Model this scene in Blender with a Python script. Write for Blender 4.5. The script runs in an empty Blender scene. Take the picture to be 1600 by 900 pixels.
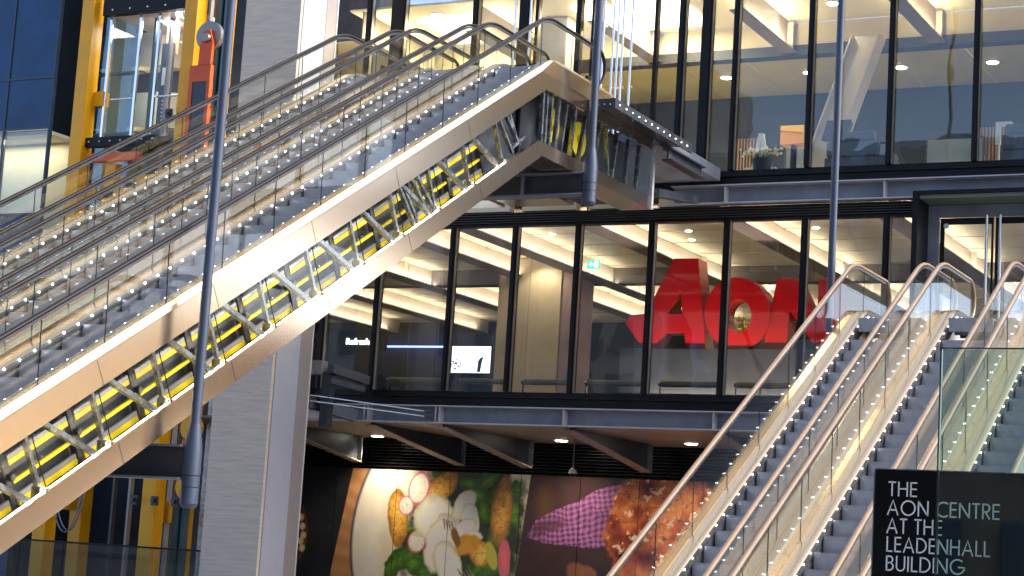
import bpy, math, random
import numpy as np
from mathutils import Matrix, Vector
random.seed(7); rng = np.random.default_rng(7)
sc = bpy.context.scene
COL = sc.collection
R = math.radians
# ------------------------------------------------------------------ camera
CAM = np.array([0.0, 0.0, 1.7])
FPX = 2970.25                       # focal length in pixels of a 1600 px wide frame
yaw, pit, rol = R(27.079), R(8.103), R(3.547)
fw = np.array([-math.sin(yaw)*math.cos(pit), math.cos(yaw)*math.cos(pit), math.sin(pit)])
rt = np.array([math.cos(yaw), math.sin(yaw), 0.0]); up = np.cross(rt, fw)
cx = math.cos(rol)*rt + math.sin(rol)*up
cy = -math.sin(rol)*rt + math.cos(rol)*up
cam = bpy.data.cameras.new('camera'); camo = bpy.data.objects.new('camera', cam); COL.objects.link(camo)
m = Matrix.Identity(4)
for i in range(3):
    m[i][0], m[i][1], m[i][2], m[i][3] = cx[i], cy[i], -fw[i], CAM[i]
camo.matrix_world = m
cam.sensor_width = 36; cam.lens = FPX/1600*36; cam.clip_start = 0.1; cam.clip_end = 2000
sc.camera = camo
# ------------------------------------------------------------------ world, sun, exposure
w = bpy.data.worlds.new('World'); sc.world = w; w.use_nodes = True
nt = w.node_tree; bg = nt.nodes['Background']
sky = nt.nodes.new('ShaderNodeTexSky'); sky.sky_type = 'NISHITA'; sky.sun_disc = False
SUN_EL, SUN_AZ = R(40), R(70)       # azimuth measured from +Y towards +X
sky.sun_elevation = SUN_EL; sky.sun_rotation = SUN_AZ; sky.air_density = .7; sky.dust_density = 2.5; sky.ozone_density = 0.0
nt.links.new(sky.outputs[0], bg.inputs[0]); bg.inputs[1].default_value = 0.15
sun = bpy.data.lights.new('sun', 'SUN'); sun.energy = 1.1; sun.angle = R(18); sun.color = (1, .94, .86)
suno = bpy.data.objects.new('sun', sun); COL.objects.link(suno)
sd = Vector((math.sin(SUN_AZ)*math.cos(SUN_EL), math.cos(SUN_AZ)*math.cos(SUN_EL), math.sin(SUN_EL)))
suno.rotation_euler = sd.to_track_quat('Z', 'Y').to_euler(); suno.location = (0, -10, 40)
sc.view_settings.view_transform = 'Standard'; sc.view_settings.look = 'None'
sc.view_settings.exposure = 1.45; sc.view_settings.gamma = 1
sc.render.engine = 'CYCLES'
cy_ = sc.cycles
cy_.use_denoising = True; cy_.max_bounces = 8; cy_.diffuse_bounces = 3; cy_.glossy_bounces = 4
cy_.transmission_bounces = 4; cy_.transparent_max_bounces = 48; cy_.sample_clamp_indirect = 2.5
cy_.caustics_reflective = False; cy_.caustics_refractive = False

# ------------------------------------------------------------------ helpers
def at(px, py, Y=None, X=None, Z=None):
    """design aid: the point of the place that a photo pixel shows, on the plane Y, X or Z = const"""
    d = (px-800)/FPX*cx + (450-py)/FPX*cy + fw
    if Y is not None: k = (Y-CAM[1])/d[1]
    elif X is not None: k = (X-CAM[0])/d[0]
    else: k = (Z-CAM[2])/d[2]
    p = CAM + d*k
    return (float(p[0]), float(p[1]), float(p[2]))

MATS = {}
def mat(name, col, rough=.5, metal=0., var=.0, scale=4., bump=0., bscale=30., rvar=0., emit=None, estr=0., coat=0., stretch=None, spec=.5):
    if name in MATS: return MATS[name]
    M = bpy.data.materials.new(name); M.use_nodes = True; n = M.node_tree.nodes; l = M.node_tree.links
    b = n['Principled BSDF']
    b.inputs['Base Color'].default_value = (*col, 1); b.inputs['Roughness'].default_value = rough
    b.inputs['Metallic'].default_value = metal; b.inputs['Specular IOR Level'].default_value = spec
    if coat: b.inputs['Coat Weight'].default_value = coat
    tc = n.new('ShaderNodeTexCoord'); mp = n.new('ShaderNodeMapping'); l.new(tc.outputs['Object'], mp.inputs[0])
    if stretch: mp.inputs['Scale'].default_value = stretch
    if var or rvar:
        ns = n.new('ShaderNodeTexNoise'); ns.inputs['Scale'].default_value = scale; ns.inputs['Detail'].default_value = 6
        l.new(mp.outputs[0], ns.inputs[0])
        if var:
            mx = n.new('ShaderNodeMix'); mx.data_type = 'RGBA'
            mx.inputs[6].default_value = (*[max(0, c*(1-var)) for c in col], 1)
            mx.inputs[7].default_value = (*[min(1, c*(1+var)) for c in col], 1)
            cr = n.new('ShaderNodeMapRange'); cr.inputs[1].default_value = .3; cr.inputs[2].default_value = .7
            l.new(ns.outputs[0], cr.inputs[0]); l.new(cr.outputs[0], mx.inputs[0]); l.new(mx.outputs[2], b.inputs['Base Color'])
        if rvar:
            mr = n.new('ShaderNodeMapRange'); mr.inputs[1].default_value = .3; mr.inputs[2].default_value = .7
            mr.inputs[3].default_value = max(.02, rough-rvar); mr.inputs[4].default_value = rough+rvar
            l.new(ns.outputs[0], mr.inputs[0]); l.new(mr.outputs[0], b.inputs['Roughness'])
    if bump:
        nb = n.new('ShaderNodeTexNoise'); nb.inputs['Scale'].default_value = bscale; nb.inputs['Detail'].default_value = 4
        l.new(mp.outputs[0], nb.inputs[0]); bp = n.new('ShaderNodeBump'); bp.inputs['Strength'].default_value = bump
        bp.inputs['Distance'].default_value = .02; l.new(nb.outputs[0], bp.inputs['Height']); l.new(bp.outputs[0], b.inputs['Normal'])
    if emit:
        b.inputs['Emission Color'].default_value = (*emit, 1); b.inputs['Emission Strength'].default_value = estr
    MATS[name] = M; return M

def glass(name, tint=(.93, .97, .96), base=.05, gain=.75, power=3.2, wave=0., wscale=.8, rough=.0):
    if name in MATS: return MATS[name]
    M = bpy.data.materials.new(name); M.use_nodes = True; n = M.node_tree.nodes; l = M.node_tree.links; n.clear()
    out = n.new('ShaderNodeOutputMaterial'); mix = n.new('ShaderNodeMixShader')
    tr = n.new('ShaderNodeBsdfTransparent'); tr.inputs[0].default_value = (*tint, 1)
    gl = n.new('ShaderNodeBsdfGlossy'); gl.inputs['Roughness'].default_value = rough; gl.inputs[0].default_value = (.95, .97, 1, 1)
    lw = n.new('ShaderNodeLayerWeight'); lw.inputs[0].default_value = .5
    pw = n.new('ShaderNodeMath'); pw.operation = 'POWER'; pw.inputs[1].default_value = power
    ma = n.new('ShaderNodeMath'); ma.operation = 'MULTIPLY_ADD'; ma.inputs[1].default_value = gain; ma.inputs[2].default_value = base
    l.new(lw.outputs['Facing'], pw.inputs[0]); l.new(pw.outputs[0], ma.inputs[0]); l.new(ma.outputs[0], mix.inputs[0])
    if wave:
        tc = n.new('ShaderNodeTexCoord'); ns = n.new('ShaderNodeTexNoise'); ns.inputs['Scale'].default_value = wscale
        ns.inputs['Detail'].default_value = 2.5; ns.inputs['Distortion'].default_value = .6
        l.new(tc.outputs['Object'], ns.inputs[0]); bp = n.new('ShaderNodeBump'); bp.inputs['Strength'].default_value = 1
        bp.inputs['Distance'].default_value = wave; l.new(ns.outputs[0], bp.inputs['Height']); l.new(bp.outputs[0], gl.inputs['Normal'])
    l.new(tr.outputs[0], mix.inputs[1]); l.new(gl.outputs[0], mix.inputs[2]); l.new(mix.outputs[0], out.inputs[0])
    MATS[name] = M; return M

def emis(name, col, s):
    if name in MATS: return MATS[name]
    M = bpy.data.materials.new(name); M.use_nodes = True; n = M.node_tree.nodes; n.clear()
    e = n.new('ShaderNodeEmission'); e.inputs[0].default_value = (*col, 1); e.inputs[1].default_value = s
    o = n.new('ShaderNodeOutputMaterial'); M.node_tree.links.new(e.outputs[0], o.inputs[0]); MATS[name] = M; return M

def vcol(name, rough=.35, coat=0.):
    if name in MATS: return MATS[name]
    M = bpy.data.materials.new(name); M.use_nodes = True; n = M.node_tree.nodes
    a = n.new('ShaderNodeAttribute'); a.attribute_name = 'print'; b = n['Principled BSDF']
    M.node_tree.links.new(a.outputs['Color'], b.inputs['Base Color']); b.inputs['Roughness'].default_value = rough
    b.inputs['Coat Weight'].default_value = coat
    MATS[name] = M; return M

class MB:
    def __init__(s): s.v = []; s.f = []; s.mi = []
    def add(s, vs, fs, mi=0):
        o = len(s.v); s.v += [tuple(map(float, p)) for p in vs]; s.f += [tuple(i+o for i in f) for f in fs]; s.mi += [mi]*len(fs); return s
    def box(s, x0, x1, y0, y1, z0, z1, mi=0):
        x0, x1 = sorted((x0, x1)); y0, y1 = sorted((y0, y1)); z0, z1 = sorted((z0, z1))
        return s.add([(x0,y0,z0),(x1,y0,z0),(x1,y1,z0),(x0,y1,z0),(x0,y0,z1),(x1,y0,z1),(x1,y1,z1),(x0,y1,z1)],
            [(0,3,2,1),(4,5,6,7),(0,1,5,4),(1,2,6,5),(2,3,7,6),(3,0,4,7)], mi)
    def bev(s, x0, x1, y0, y1, z0, z1, b=.01, mi=0):
        """box with chamfered long edges on every side"""
        x0, x1 = sorted((x0, x1)); y0, y1 = sorted((y0, y1)); z0, z1 = sorted((z0, z1))
        import bmesh
        bm = bmesh.new(); bmesh.ops.create_cube(bm, size=1)
        for v in bm.verts: v.co = ((x0+x1)/2+v.co.x*(x1-x0), (y0+y1)/2+v.co.y*(y1-y0), (z0+z1)/2+v.co.z*(z1-z0))
        bmesh.ops.bevel(bm, geom=bm.edges[:], offset=b, segments=2, affect='EDGES', profile=.6)
        bm.verts.index_update(); s.add([v.co[:] for v in bm.verts], [[v.index for v in f.verts] for f in bm.faces], mi); bm.free(); return s
    def bar(s, p, q, wd, ht, upv=(0,0,1), mi=0):
        """rectangular bar from p to q, wd across, ht along upv"""
        p = np.array(p, float); q = np.array(q, float); d = q-p; d /= np.linalg.norm(d); u = np.array(upv, float)
        sdir = np.cross(d, u)
        if np.linalg.norm(sdir) < 1e-6: sdir = np.cross(d, (1., 0, 0))
        sdir /= np.linalg.norm(sdir); u = np.cross(sdir, d)
        vs = []
        for e in (p, q):
            for a, b in ((-1,-1),(1,-1),(1,1),(-1,1)): vs.append(e+sdir*wd/2*a+u*ht/2*b)
        return s.add(vs, [(3,2,1,0),(4,5,6,7),(0,1,5,4),(1,2,6,5),(2,3,7,6),(3,0,4,7)], mi)
    def tube(s, pts, r, n=10, mi=0, cap=True, ry=None):
        """round (or oval) tube through pts; r may be a list"""
        pts = [np.array(p, float) for p in pts]; N = len(pts); rs = r if isinstance(r, (list, tuple)) else [r]*N
        t0 = pts[1]-pts[0]; ref = np.array((1., 0, 0)) if abs(t0[0]) < .8*np.linalg.norm(t0) else np.array((0, 0, 1.))
        vs = []
        for i, p in enumerate(pts):
            t = pts[min(i+1, N-1)]-pts[max(i-1, 0)]; t = t/np.linalg.norm(t)
            a = ref-t*(ref@t); a /= np.linalg.norm(a); b = np.cross(t, a)
            for k in range(n):
                th = 2*math.pi*k/n; vs.append(p+a*rs[i]*math.cos(th)+b*(ry if ry else rs[i])*math.sin(th))
        fs = [(i*n+k, i*n+(k+1)%n, (i+1)*n+(k+1)%n, (i+1)*n+k) for i in range(N-1) for k in range(n)]
        if cap: fs += [tuple(range(n-1, -1, -1)), tuple((N-1)*n+k for k in range(n))]
        return s.add(vs, fs, mi)
    def prism(s, poly, y0, y1, mi=0):
        """(x,z) outline extruded along Y"""
        n = len(poly); vs = [(x, y0, z) for x, z in poly]+[(x, y1, z) for x, z in poly]
        return s.add(vs, [tuple(range(n)), tuple(range(2*n-1, n-1, -1))]+[(i, i+n, (i+1) % n+n, (i+1) % n) for i in range(n)], mi)
    def prismx(s, poly, x0, x1, mi=0):
        """(y,z) outline extruded along X"""
        n = len(poly); vs = [(x0, y, z) for y, z in poly]+[(x1, y, z) for y, z in poly]
        return s.add(vs, [tuple(range(n-1, -1, -1)), tuple(range(n, 2*n))]+[(i, (i+1) % n, (i+1) % n+n, i+n) for i in range(n)], mi)
    def disc(s, c, r, nrm=(0,0,-1), n=20, h=.01, mi=0, ry=None):
        c = np.array(c, float); nr = np.array(nrm, float); nr /= np.linalg.norm(nr)
        return s.tube([c, c+nr*h], r, n, mi)
    def ball(s, c, r, n=8, mi=0, sz=1.):
        vs = []; fs = []; m_ = n//2+1
        for i in range(m_+1):
            ph = math.pi*i/m_
            for k in range(n):
                th = 2*math.pi*k/n; vs.append((c[0]+r*math.sin(ph)*math.cos(th), c[1]+r*math.sin(ph)*math.sin(th), c[2]+sz*r*math.cos(ph)))
        for i in range(m_):
            for k in range(n): fs.append((i*n+k, (i+1)*n+k, (i+1)*n+(k+1)%n, i*n+(k+1)%n))
        return s.add(vs, fs, mi)
    def build(s, name, mats, parent=None, smooth=False, **tagkw):
        me = bpy.data.meshes.new(name); off = np.array(parent_loc(parent))
        V = np.array(s.v)-off if len(s.v) else np.zeros((0, 3))
        me.from_pydata(V.tolist(), [], s.f)
        for M in (mats if isinstance(mats, (list, tuple)) else [mats]): me.materials.append(M)
        if max(s.mi, default=0): me.polygons.foreach_set('material_index', s.mi)
        me.update()
        if smooth: me.shade_smooth(); me.set_sharp_from_angle(angle=R(40))
        o = bpy.data.objects.new(name, me); COL.objects.link(o); o.parent = parent
        tag(o, **tagkw); return o
def parent_loc(p):
    L = np.zeros(3)
    while p is not None: L += np.array(p.location); p = p.parent
    return L
def tag(o, label=None, cat=None, group=None, kind=None):
    if label: o['label'] = label
    if cat: o['category'] = cat
    if group: o['group'] = group
    if kind: o['kind'] = kind
    return o
def thing(name, loc, label, cat, group=None):
    o = bpy.data.objects.new(name, None); COL.objects.link(o); o.location = loc; o.empty_display_size = .2
    return tag(o, label, cat, group)
def link_copy(o, parent, loc):
    c = o.copy(); COL.objects.link(c); c.parent = parent; c.location = loc; return c
def area(name, loc, sx, sy, energy, col, rot=(0, 0, 0), parent=None, spread=180):
    L = bpy.data.lights.new(name, 'AREA'); L.shape = 'RECTANGLE'; L.size = sx; L.size_y = sy; L.energy = energy; L.color = col; L.spread = R(spread)
    o = bpy.data.objects.new(name, L); COL.objects.link(o); o.rotation_euler = rot
    o.parent = parent; o.location = np.array(loc)-parent_loc(parent); return o
def spot(name, loc, energy, col, parent=None, size=110, tgt=(0, 0, -1)):
    L = bpy.data.lights.new(name, 'SPOT'); L.energy = energy; L.color = col; L.spot_size = R(size); L.spot_blend = .6; L.shadow_soft_size = .06
    o = bpy.data.objects.new(name, L); COL.objects.link(o); o.rotation_euler = (-Vector(tgt)).to_track_quat('Z', 'Y').to_euler()
    o.parent = parent; o.location = np.array(loc)-parent_loc(parent); return o

# ------------------------------------------------------------------ materials
COPPER = mat('copper_cladding', (.87, .69, .52), .2, 1., .0, .35, .0, 3., .0)
GOLDDK = mat('brushed_bronze_deck', (.92, .68, .39), .2, .92, .0, .8, .0, 4., .0)
STEELD = mat('dark_steel', (.055, .065, .085), .38, .3, .25, 3., .05, 20., .1)
STEELG = mat('grey_steel_paint', (.20, .22, .27), .45, .0, .2, 2., .04, 25., .1)
BLACK = mat('black_aluminium', (.008, .0085, .010), .4, .0, .3, 2., 0, 0, .1, spec=.22)
STRUT = mat('galvanised_strut', (.36, .38, .43), .25, .85, .2, 6., .0, 30., .08)
CHROME = mat('polished_steel', (.78, .8, .83), .12, 1., .05, 3., 0, 0, .04)
PANST = mat('stainless_pan', (.6, .58, .56), .2, 1., .25, 5., .3, 6., .1)
YEL = mat('yellow_steel_paint', (.86, .40, .004), .38, 0, .06, 2., .03, 15., .08)
YRAIL = mat('yellow_track_paint', (.85, .68, .02), .4, 0, .08, 3.)
SILV = mat('silver_track', (.6, .62, .66), .3, .7, .1, 3.)
ORG = mat('orange_steel_paint', (.75, .10, .015), .4, 0, .1, 2.)
RAILB = mat('dark_bronze_handrail', (.020, .014, .011), .42, 0., .2, 3., 0, 0, .0, spec=.25)
RAILT = mat('tan_handrail', (.34, .235, .145), .28, 0., .1, 3., 0, 0, .0, coat=.2)
STEPM = mat('ribbed_step_aluminium', (.46, .46, .50), .4, .3, .12, 6., .0, 40., .08)
SKIRT = mat('skirt_dark_panel', (.10, .105, .125), .4, 0., .15, 4., spec=.3)
BRUSH = mat('skirt_brush', (.05, .05, .055), .8)
LED = emis('led_white', (.86, .9, 1), 7.)
LED.cycles.emission_sampling = 'NONE'
LEDW = emis('led_warm_strip', (1, .80, .58), 11.)
DOWN = emis('downlight_glow', (1, .9, .72), 10.)
GBAL = glass('balustrade_glass', (.965, .972, .955), .022, .45, 4.)
GEDGE = mat('glass_edge', (.05, .09, .09), .25)
GWIN = glass('window_glass', (.90, .93, .93), .06, .65, 2.8, .006, .5)
GGRN = glass('green_screen_glass', (.80, .90, .86), .06, .6, 3.)
COLF = mat('column_woven_cladding', (.66, .565, .47), .75, 0, .12, 5., .35, 60., .0, stretch=(.25, .25, 3))
COLS = mat('column_pale_steel', (.50, .53, .62), .35, .1, .05, 1.5)
COLB = mat('column_taupe_steel', (.36, .325, .32), .4, .1, .06, 1.5)
CEILW = mat('ceiling_plank_paint', (.74, .68, .56), .6, 0, .05, 1.5)
BEAMW = mat('ceiling_beam_paint', (.30, .245, .21), .5, 0, .08, 2.)
BEAML = mat('ceiling_beam_lit_side', (.62, .56, .52), .5, 0, .05, 2.)  # paler than the flange: lamp light on the beam sides put into the colour
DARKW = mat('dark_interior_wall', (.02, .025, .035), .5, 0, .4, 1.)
FLOORM = mat('interior_floor_stone', (.24, .225, .20), .35, 0, .15, 2.)
PAVE = mat('paving_stone', (.27, .26, .25), .6, 0, .2, 1.5, .1, 20.)
RED = mat('red_lacquer', (.30, .0015, .003), .3, 0, .05, 1.5, coat=.2)
WOODV = mat('warm_veneer_panel', (.42, .35, .25), .5, 0, .08, 3., stretch=(1, 1, .1))
CREAM = mat('cream_wall_paint', (.70, .64, .46), .6, 0, .06, 1.)
WHITE = mat('white_enamel', (.78, .78, .77), .4, 0, .04, 2.)
SOFA = mat('grey_sofa_fabric', (.11, .11, .12), .85, 0, .2, 12., .3, 80.)

# ------------------------------------------------------------------ escalator geometry
INC = R(29.687); S_, C_ = math.sin(INC), math.cos(INC)
def zi(n, y): return 1.7+(n+y*S_)/C_          # height of the incline line n at depth y
def yi(n, z): return ((z-1.7)*C_-n)/S_
def fillet(pts, r, seg=7):
    out = [pts[0]]
    for i in range(1, len(pts)-1):
        a, b, c = (np.array(p, float) for p in pts[i-1:i+2]); rr = r[i-1]
        u = (a-b)/np.linalg.norm(a-b); v = (c-b)/np.linalg.norm(c-b)
        ang = math.acos(np.clip(u@v, -1, 1)); tl = rr/math.tan(ang/2)
        tl = min(tl, .45*np.linalg.norm(a-b), .45*np.linalg.norm(c-b))
        p0 = b+u*tl; p1 = b+v*tl
        for k in range(seg+1):
            t = k/seg; out.append(tuple((1-t)**2*p0+2*t*(1-t)*b+t*t*p1))
    out.append(pts[-1]); return out
def rampline(n, zb, zt, y0, y1, r=(1.2, 1.5), seg=7):
    return fillet([(y0, zb), (yi(n, zb), zb), (yi(n, zt), zt), (y1, zt)], r, seg)
def sweep(mb, prof, base_n, zb, zt, y0, y1, r=(1.2, 1.5), mi=0, closed=False):
    """prof: list of (x, perpendicular offset on the ramp, vertical offset on the landings)"""
    lines = [[(x, y, z) for y, z in rampline(base_n+p, zb+v, zt+v, y0, y1, r)] for x, p, v in prof]
    n = len(lines[0]); vs = [p for L in lines for p in L]; fs = []
    m_ = len(lines)
    for j in range(m_ if closed else m_-1):
        k = (j+1) % m_
        for i in range(n-1): fs.append((j*n+i, j*n+i+1, k*n+i+1, k*n+i))
    if closed: fs += [tuple(j*n for j in range(m_)), tuple(j*n+n-1 for j in range(m_-1, -1, -1))]
    return mb.add(vs, fs, mi)
def resample(line, step):
    L = [np.array(p, float) for p in line]; d = [0]
    for a, b in zip(L, L[1:]): d.append(d[-1]+np.linalg.norm(b-a))
    n = max(1, round(d[-1]/step)); out = []
    for k in range(n+1):
        s = d[-1]*k/n; i = max(0, min(len(L)-2, np.searchsorted(d, s, side='right')-1)); t = (s-d[i])/max(1e-9, d[i+1]-d[i])
        out.append(tuple(L[i]*(1-t)+L[i+1]*t))
    return out

STEPME = {}
def step_mesh(wd):
    key = round(wd, 3)
    if key in STEPME: return STEPME[key]
    b = MB(); n = 24
    b.prismx([(0, 0), (.40, 0), (.40, -.03), (.03, -.03), (.055, -.226), (.02, -.226), (0, -.03)], 0, wd)
    b.box(.0, wd, -.002, .012, .0, .006)
    me = bpy.data.meshes.new('step'); me.from_pydata(b.v, [], b.f); me.materials.append(STEPM); me.update(); STEPME[key] = me; return me

def escalator(label, group, xl, xr, nr, zt, y_newel, side_right=None, railm=RAILB, yend=None):
    """xl, xr: the two handrails; nr: perpendicular height of the handrail line; zt: upper floor level"""
    ns = nr-.87; zb = 0.0; yend = yend or y_newel+2.2
    yb, yt = yi(ns, zb), yi(ns, zt)
    root = thing('escalator', ((xl+xr)/2, yb, 0), label, 'escalator', group)
    ybn = yb-1.9                                                   # lower newel
    wd = xr-xl-.46
    # steps
    me = step_mesh(wd); n = int((yt-yb)/.4)
    for i in range(-3, n+4):
        y = yb+.4*i; z = min(max(zi(ns-.02, y), zb), zt)
        if i < 0: z = zb+.004
        if i > n-1: z = zt+.004
        o = bpy.data.objects.new('step', me); COL.objects.link(o); o.parent = root; o.location = (xl+.23-root.location.x, y-root.location.y, z)
    cp = MB(); cp.box(xl+.2, xr-.2, yt+1.25, yend, zt-.05, zt+.012); cp.box(xl+.2, xr-.2, ybn-1.6, yb-1.25, zb-.01, zb+.012)
    cp.build('comb_plate', STRUT, root)
    # decks with skirts and lights, one per side
    for sgn, xg in ((1, xl), (-1, xr)):
        d = MB(); q = lambda a: xg+sgn*a; oh = .04 if (side_right and sgn < 0) else .17
        sweep(d, [(q(-oh), -.0, .2), (q(-.012), .05, .26), (q(-.012), .03, .24), (q(.012), .03, .24), (q(.012), .05, .26), (q(.17), .055, .27), (q(.205), .03, .24)], ns, zb, zt, ybn-.2, y_newel+.55, (1.2, 1.1))
        dk = d.build('deck', GOLDDK, root, True)
        k = MB(); sweep(k, [(q(.205), .03, .24), (q(.212), -.01, .18), (q(.212), -.2, -.05)], ns, zb, zt, ybn-.2, y_newel+.5, (1.2, 1.1))
        sk = k.build('skirt', SKIRT, root, True)
        br = MB(); sweep(br, [(q(.213), -.012, .03), (q(.234), -.02, .02), (q(.234), -.045, .0), (q(.213), -.05, -.01)], ns, zb, zt, ybn+.3, y_newel, (1.2, 1.1))
        br.build('skirt_brush', BRUSH, sk, True)
        ld = MB()
        if sgn < 0 and railm is RAILT: continue_led = False
        else: continue_led = True
        for (y, z) in resample(rampline(ns+.008, zb+.12, zt+.12, yb-.8, y_newel-.5), .32): ld.ball((q(.221), y, z+.014), .012 if railm is RAILT else .017, 6)
        if continue_led: ld.build('skirt_light', LED, sk, kind='stuff')
        # glass panels
        lo = resample(rampline(ns+.04, zb+.25, zt+.25, ybn+.25, y_newel-.2, (1.2, 1.5), 10), .1)
        hi = resample(rampline(nr-.04, zb+.98, zt+.98, ybn+.25, y_newel-.2, (2., 1.5), 10), .1)
        N = min(len(lo), len(hi)); per = 14
        lo = resample(lo, sum(np.linalg.norm(np.subtract(a, b)) for a, b in zip(lo, lo[1:]))/((N//per)*per))
        hi = resample(hi, sum(np.linalg.norm(np.subtract(a, b)) for a, b in zip(hi, hi[1:]))/((N//per)*per))
        for p in range(N//per):
            g = MB(); vs = []; fs = []; mi = []
            for k_ in range(per+1):
                e = .006 if k_ == 0 else (-.006 if k_ == per else 0)
                for (yy, zz) in (lo[p*per+k_], hi[p*per+k_]):
                    for xx in (xg-.006, xg+.006): vs.append((xx, yy+e*C_, zz+e*S_))
            for k_ in range(per):
                a = 4*k_
                fs += [(a, a+2, a+6, a+4), (a+1, a+5, a+7, a+3)]; mi += [0, 0]
            g.add(vs, fs, 0); a = 4*per
            g.add([vs[i] for i in (0, 1, 3, 2)], [(0, 1, 2, 3)], 1); g.add([vs[a+i] for i in (0, 2, 3, 1)], [(0, 1, 2, 3)], 1)
            g.build('glass_panel', [GBAL, GEDGE], root)
        # handrail with rounded newels
        top = rampline(nr, zb+1.03, zt+1.03, ybn+.1, y_newel-.35, (2., 1.6), 12); rad = .36
        zc, y1 = zt+1.03-rad, y_newel-.35
        end = [(y1+rad*math.sin(t), zc+rad*math.cos(t)) for t in np.linspace(.15, math.pi, 14)]+[(y1-.5, zc-rad)]
        zc0, y0 = zb+1.03-rad, ybn+.1
        beg = [(y0+.5, zc0-rad)]+[(y0-rad*math.sin(t), zc0+rad*math.cos(t)) for t in np.linspace(math.pi, .15, 14)]
        h = MB(); h.tube([(xg, y, z) for y, z in beg+top+end], .038, 12, ry=.028)
        h.build('handrail', railm, root, True)
        hg = MB(); sweep(hg, [(xg-.016, -.07, -.07), (xg+.016, -.07, -.07), (xg+.016, -.03, -.03), (xg-.016, -.03, -.03)], nr, zb+1.03, zt+1.03, ybn+.2, y_newel-.35, (2., 1.6), closed=True)
        hg.build('handrail_track', STEELD, root)
    # soffit and body of the truss
    t = MB(); x1 = xr+.14 if side_right is None else xr-.62
    sweep(t, [(xl-.14, -.02, .18), (xl-.14, -1.55, -1.72), (x1, -1.55, -1.72), (x1, -.3, -.2)], ns, zb, zt, ybn-1, yend, (.3, .3))
    if side_right is None: sweep(t, [(xr+.14, -.3, -.2), (xr+.14, -.02, .18)], ns, zb, zt, ybn-1, yend, (.3, .3))
    t.build('truss_casing', STEELD if side_right else COPPER, root)
    return root, ns, yb, yt

# ------------------------------------------------------------------ setting: ground
g = MB(); g.add([(-400,-400,0),(400,-400,0),(400,400,0),(-400,400,0)], [(0,1,2,3)]); g.build('ground', PAVE, None, kind='structure')

YF = 42.0; L1, L2 = 5.81, 11.22
# ------------------------------------------------------------------ office building: facade
XE = -2.0
bld = thing('office_building', (-15, YF, 0), 'dark framed office building with tall glazed storeys behind the escalators', 'building')
def edge_beam(z0, z1, xa, xb, stiff, lab):
    w_ = MB(); w_.box(xa, xb, YF-.02, YF+.02, z0+.03, z1-.03)
    o = w_.build('edge_beam', STEELG, bld)
    f = MB(); f.box(xa, xb, YF-.28, YF+.06, z1-.03, z1); f.box(xa, xb, YF-.28, YF+.06, z0, z0+.03); f.build('flange', mat('pale_flange_paint', (.50, .49, .50), .4, 0, .12, 3.), o)
    for x, dbl in stiff:
        s = MB(); s.box(x-.015, x+.015, YF-.26, YF-.021, z0+.031, z1-.031)
        if dbl: s.box(x+.09, x+.12, YF-.26, YF-.021, z0+.031, z1-.031)
        s.build('stiffener', mat('pale_flange_paint', (.5, .5, .5)), o)
    return o
edge_beam(4.96, 5.41, -26.6, XE, [(-25.37, 1), (-23.28, 1), (-19.73, 0), (-15.86, 0), (-11.95, 0), (-8.05, 0), (-4.1, 0)], 'l')
edge_beam(10.36, 10.82, -17.2, XE, [(-15.83, 0), (-11.97, 0), (-8.05, 0), (-4.1, 0)], 'u')
for nm, z0, z1, xa in (('sill_band', 5.412, 5.80, -27.0), ('sill_band', 10.822, 11.21, -27.0)):
    s = MB(); s.box(xa, XE, YF+.02, YF+.3, z0, z1-.16); s.box(xa, XE, YF-.04, YF+.3, z1-.155, z1-.07); s.box(xa, XE, YF+.0, YF+.3, z1-.065, z1); s.build(nm, BLACK, bld)
hb = MB(); hb.box(-27, XE, YF+.06, YF+.3, 10.03, 10.355); hb.build('head_band', BLACK, bld)
for k in range(5):
    s = MB(); z = 10.05+.062*k; s.add([(-27, YF+.055, z), (XE, YF+.055, z), (XE, YF-.05, z+.02), (-27, YF-.05, z+.02), (-27, YF+.055, z+.012), (XE, YF+.055, z+.012), (XE, YF-.05, z+.032), (-27, YF-.05, z+.032)],
        [(0,1,2,3),(7,6,5,4),(3,2,6,7),(0,3,7,4),(1,5,6,2)])
    s.build('louvre_slat', mat('louvre_paint', (.10, .10, .095), .35, .2, .1, 2.), bld)
hs = MB(); hs.box(-27, -11.12, YF-.06, YF+.2, 9.985, 10.03); hs.build('head_trim', BLACK, bld)
# the small lit recesses of the slab edge over the lower windows
for i, x in enumerate((-23.3, -21.45, -19.6, -17.75)):
    s = MB(); s.prismx([(YF-.02, 10.37), (YF+.3, 10.37), (YF+.3, 10.78), (YF+.1, 10.78)], x+.12, x+1.6); s.build('slab_edge_box', CREAM, bld)
def mullion(x, z0, z1, wd=.13):
    s = MB(); s.box(x-wd/2, x+wd/2, YF-.10, YF+.12, z0, z1); s.box(x-wd/2+.03, x+wd/2-.03, YF-.135, YF-.101, z0, z1)
    o = s.build('mullion', BLACK, bld)
    t = MB(); t.box(x+wd/2+.001, x+wd/2+.012, YF-.08, YF+.02, z0, z1); t.build('mullion_trim', mat('mullion_trim_paint', (.16, .15, .14), .35, .2), o)
    return o
XM1 = [-26.95, -25.35, -23.2, -21.43, -19.69, -17.73, -15.80, -13.88, -11.93]
for x in XM1: mullion(x, 5.80, 9.985, .15)
XM2 = [(-26.2, .16), (-25.3, .42), (-22.98, .16), (-21.55, .30), (-17.2, .16), (-16.55, .26), (-15.79, .13), (-13.9, .13), (-11.95, .13), (-9.98, .13), (-8.03, .13), (-6.08, .13), (-4.1, .13)]
for x, wd in XM2: mullion(x, 11.21, 17.4, wd)
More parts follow.
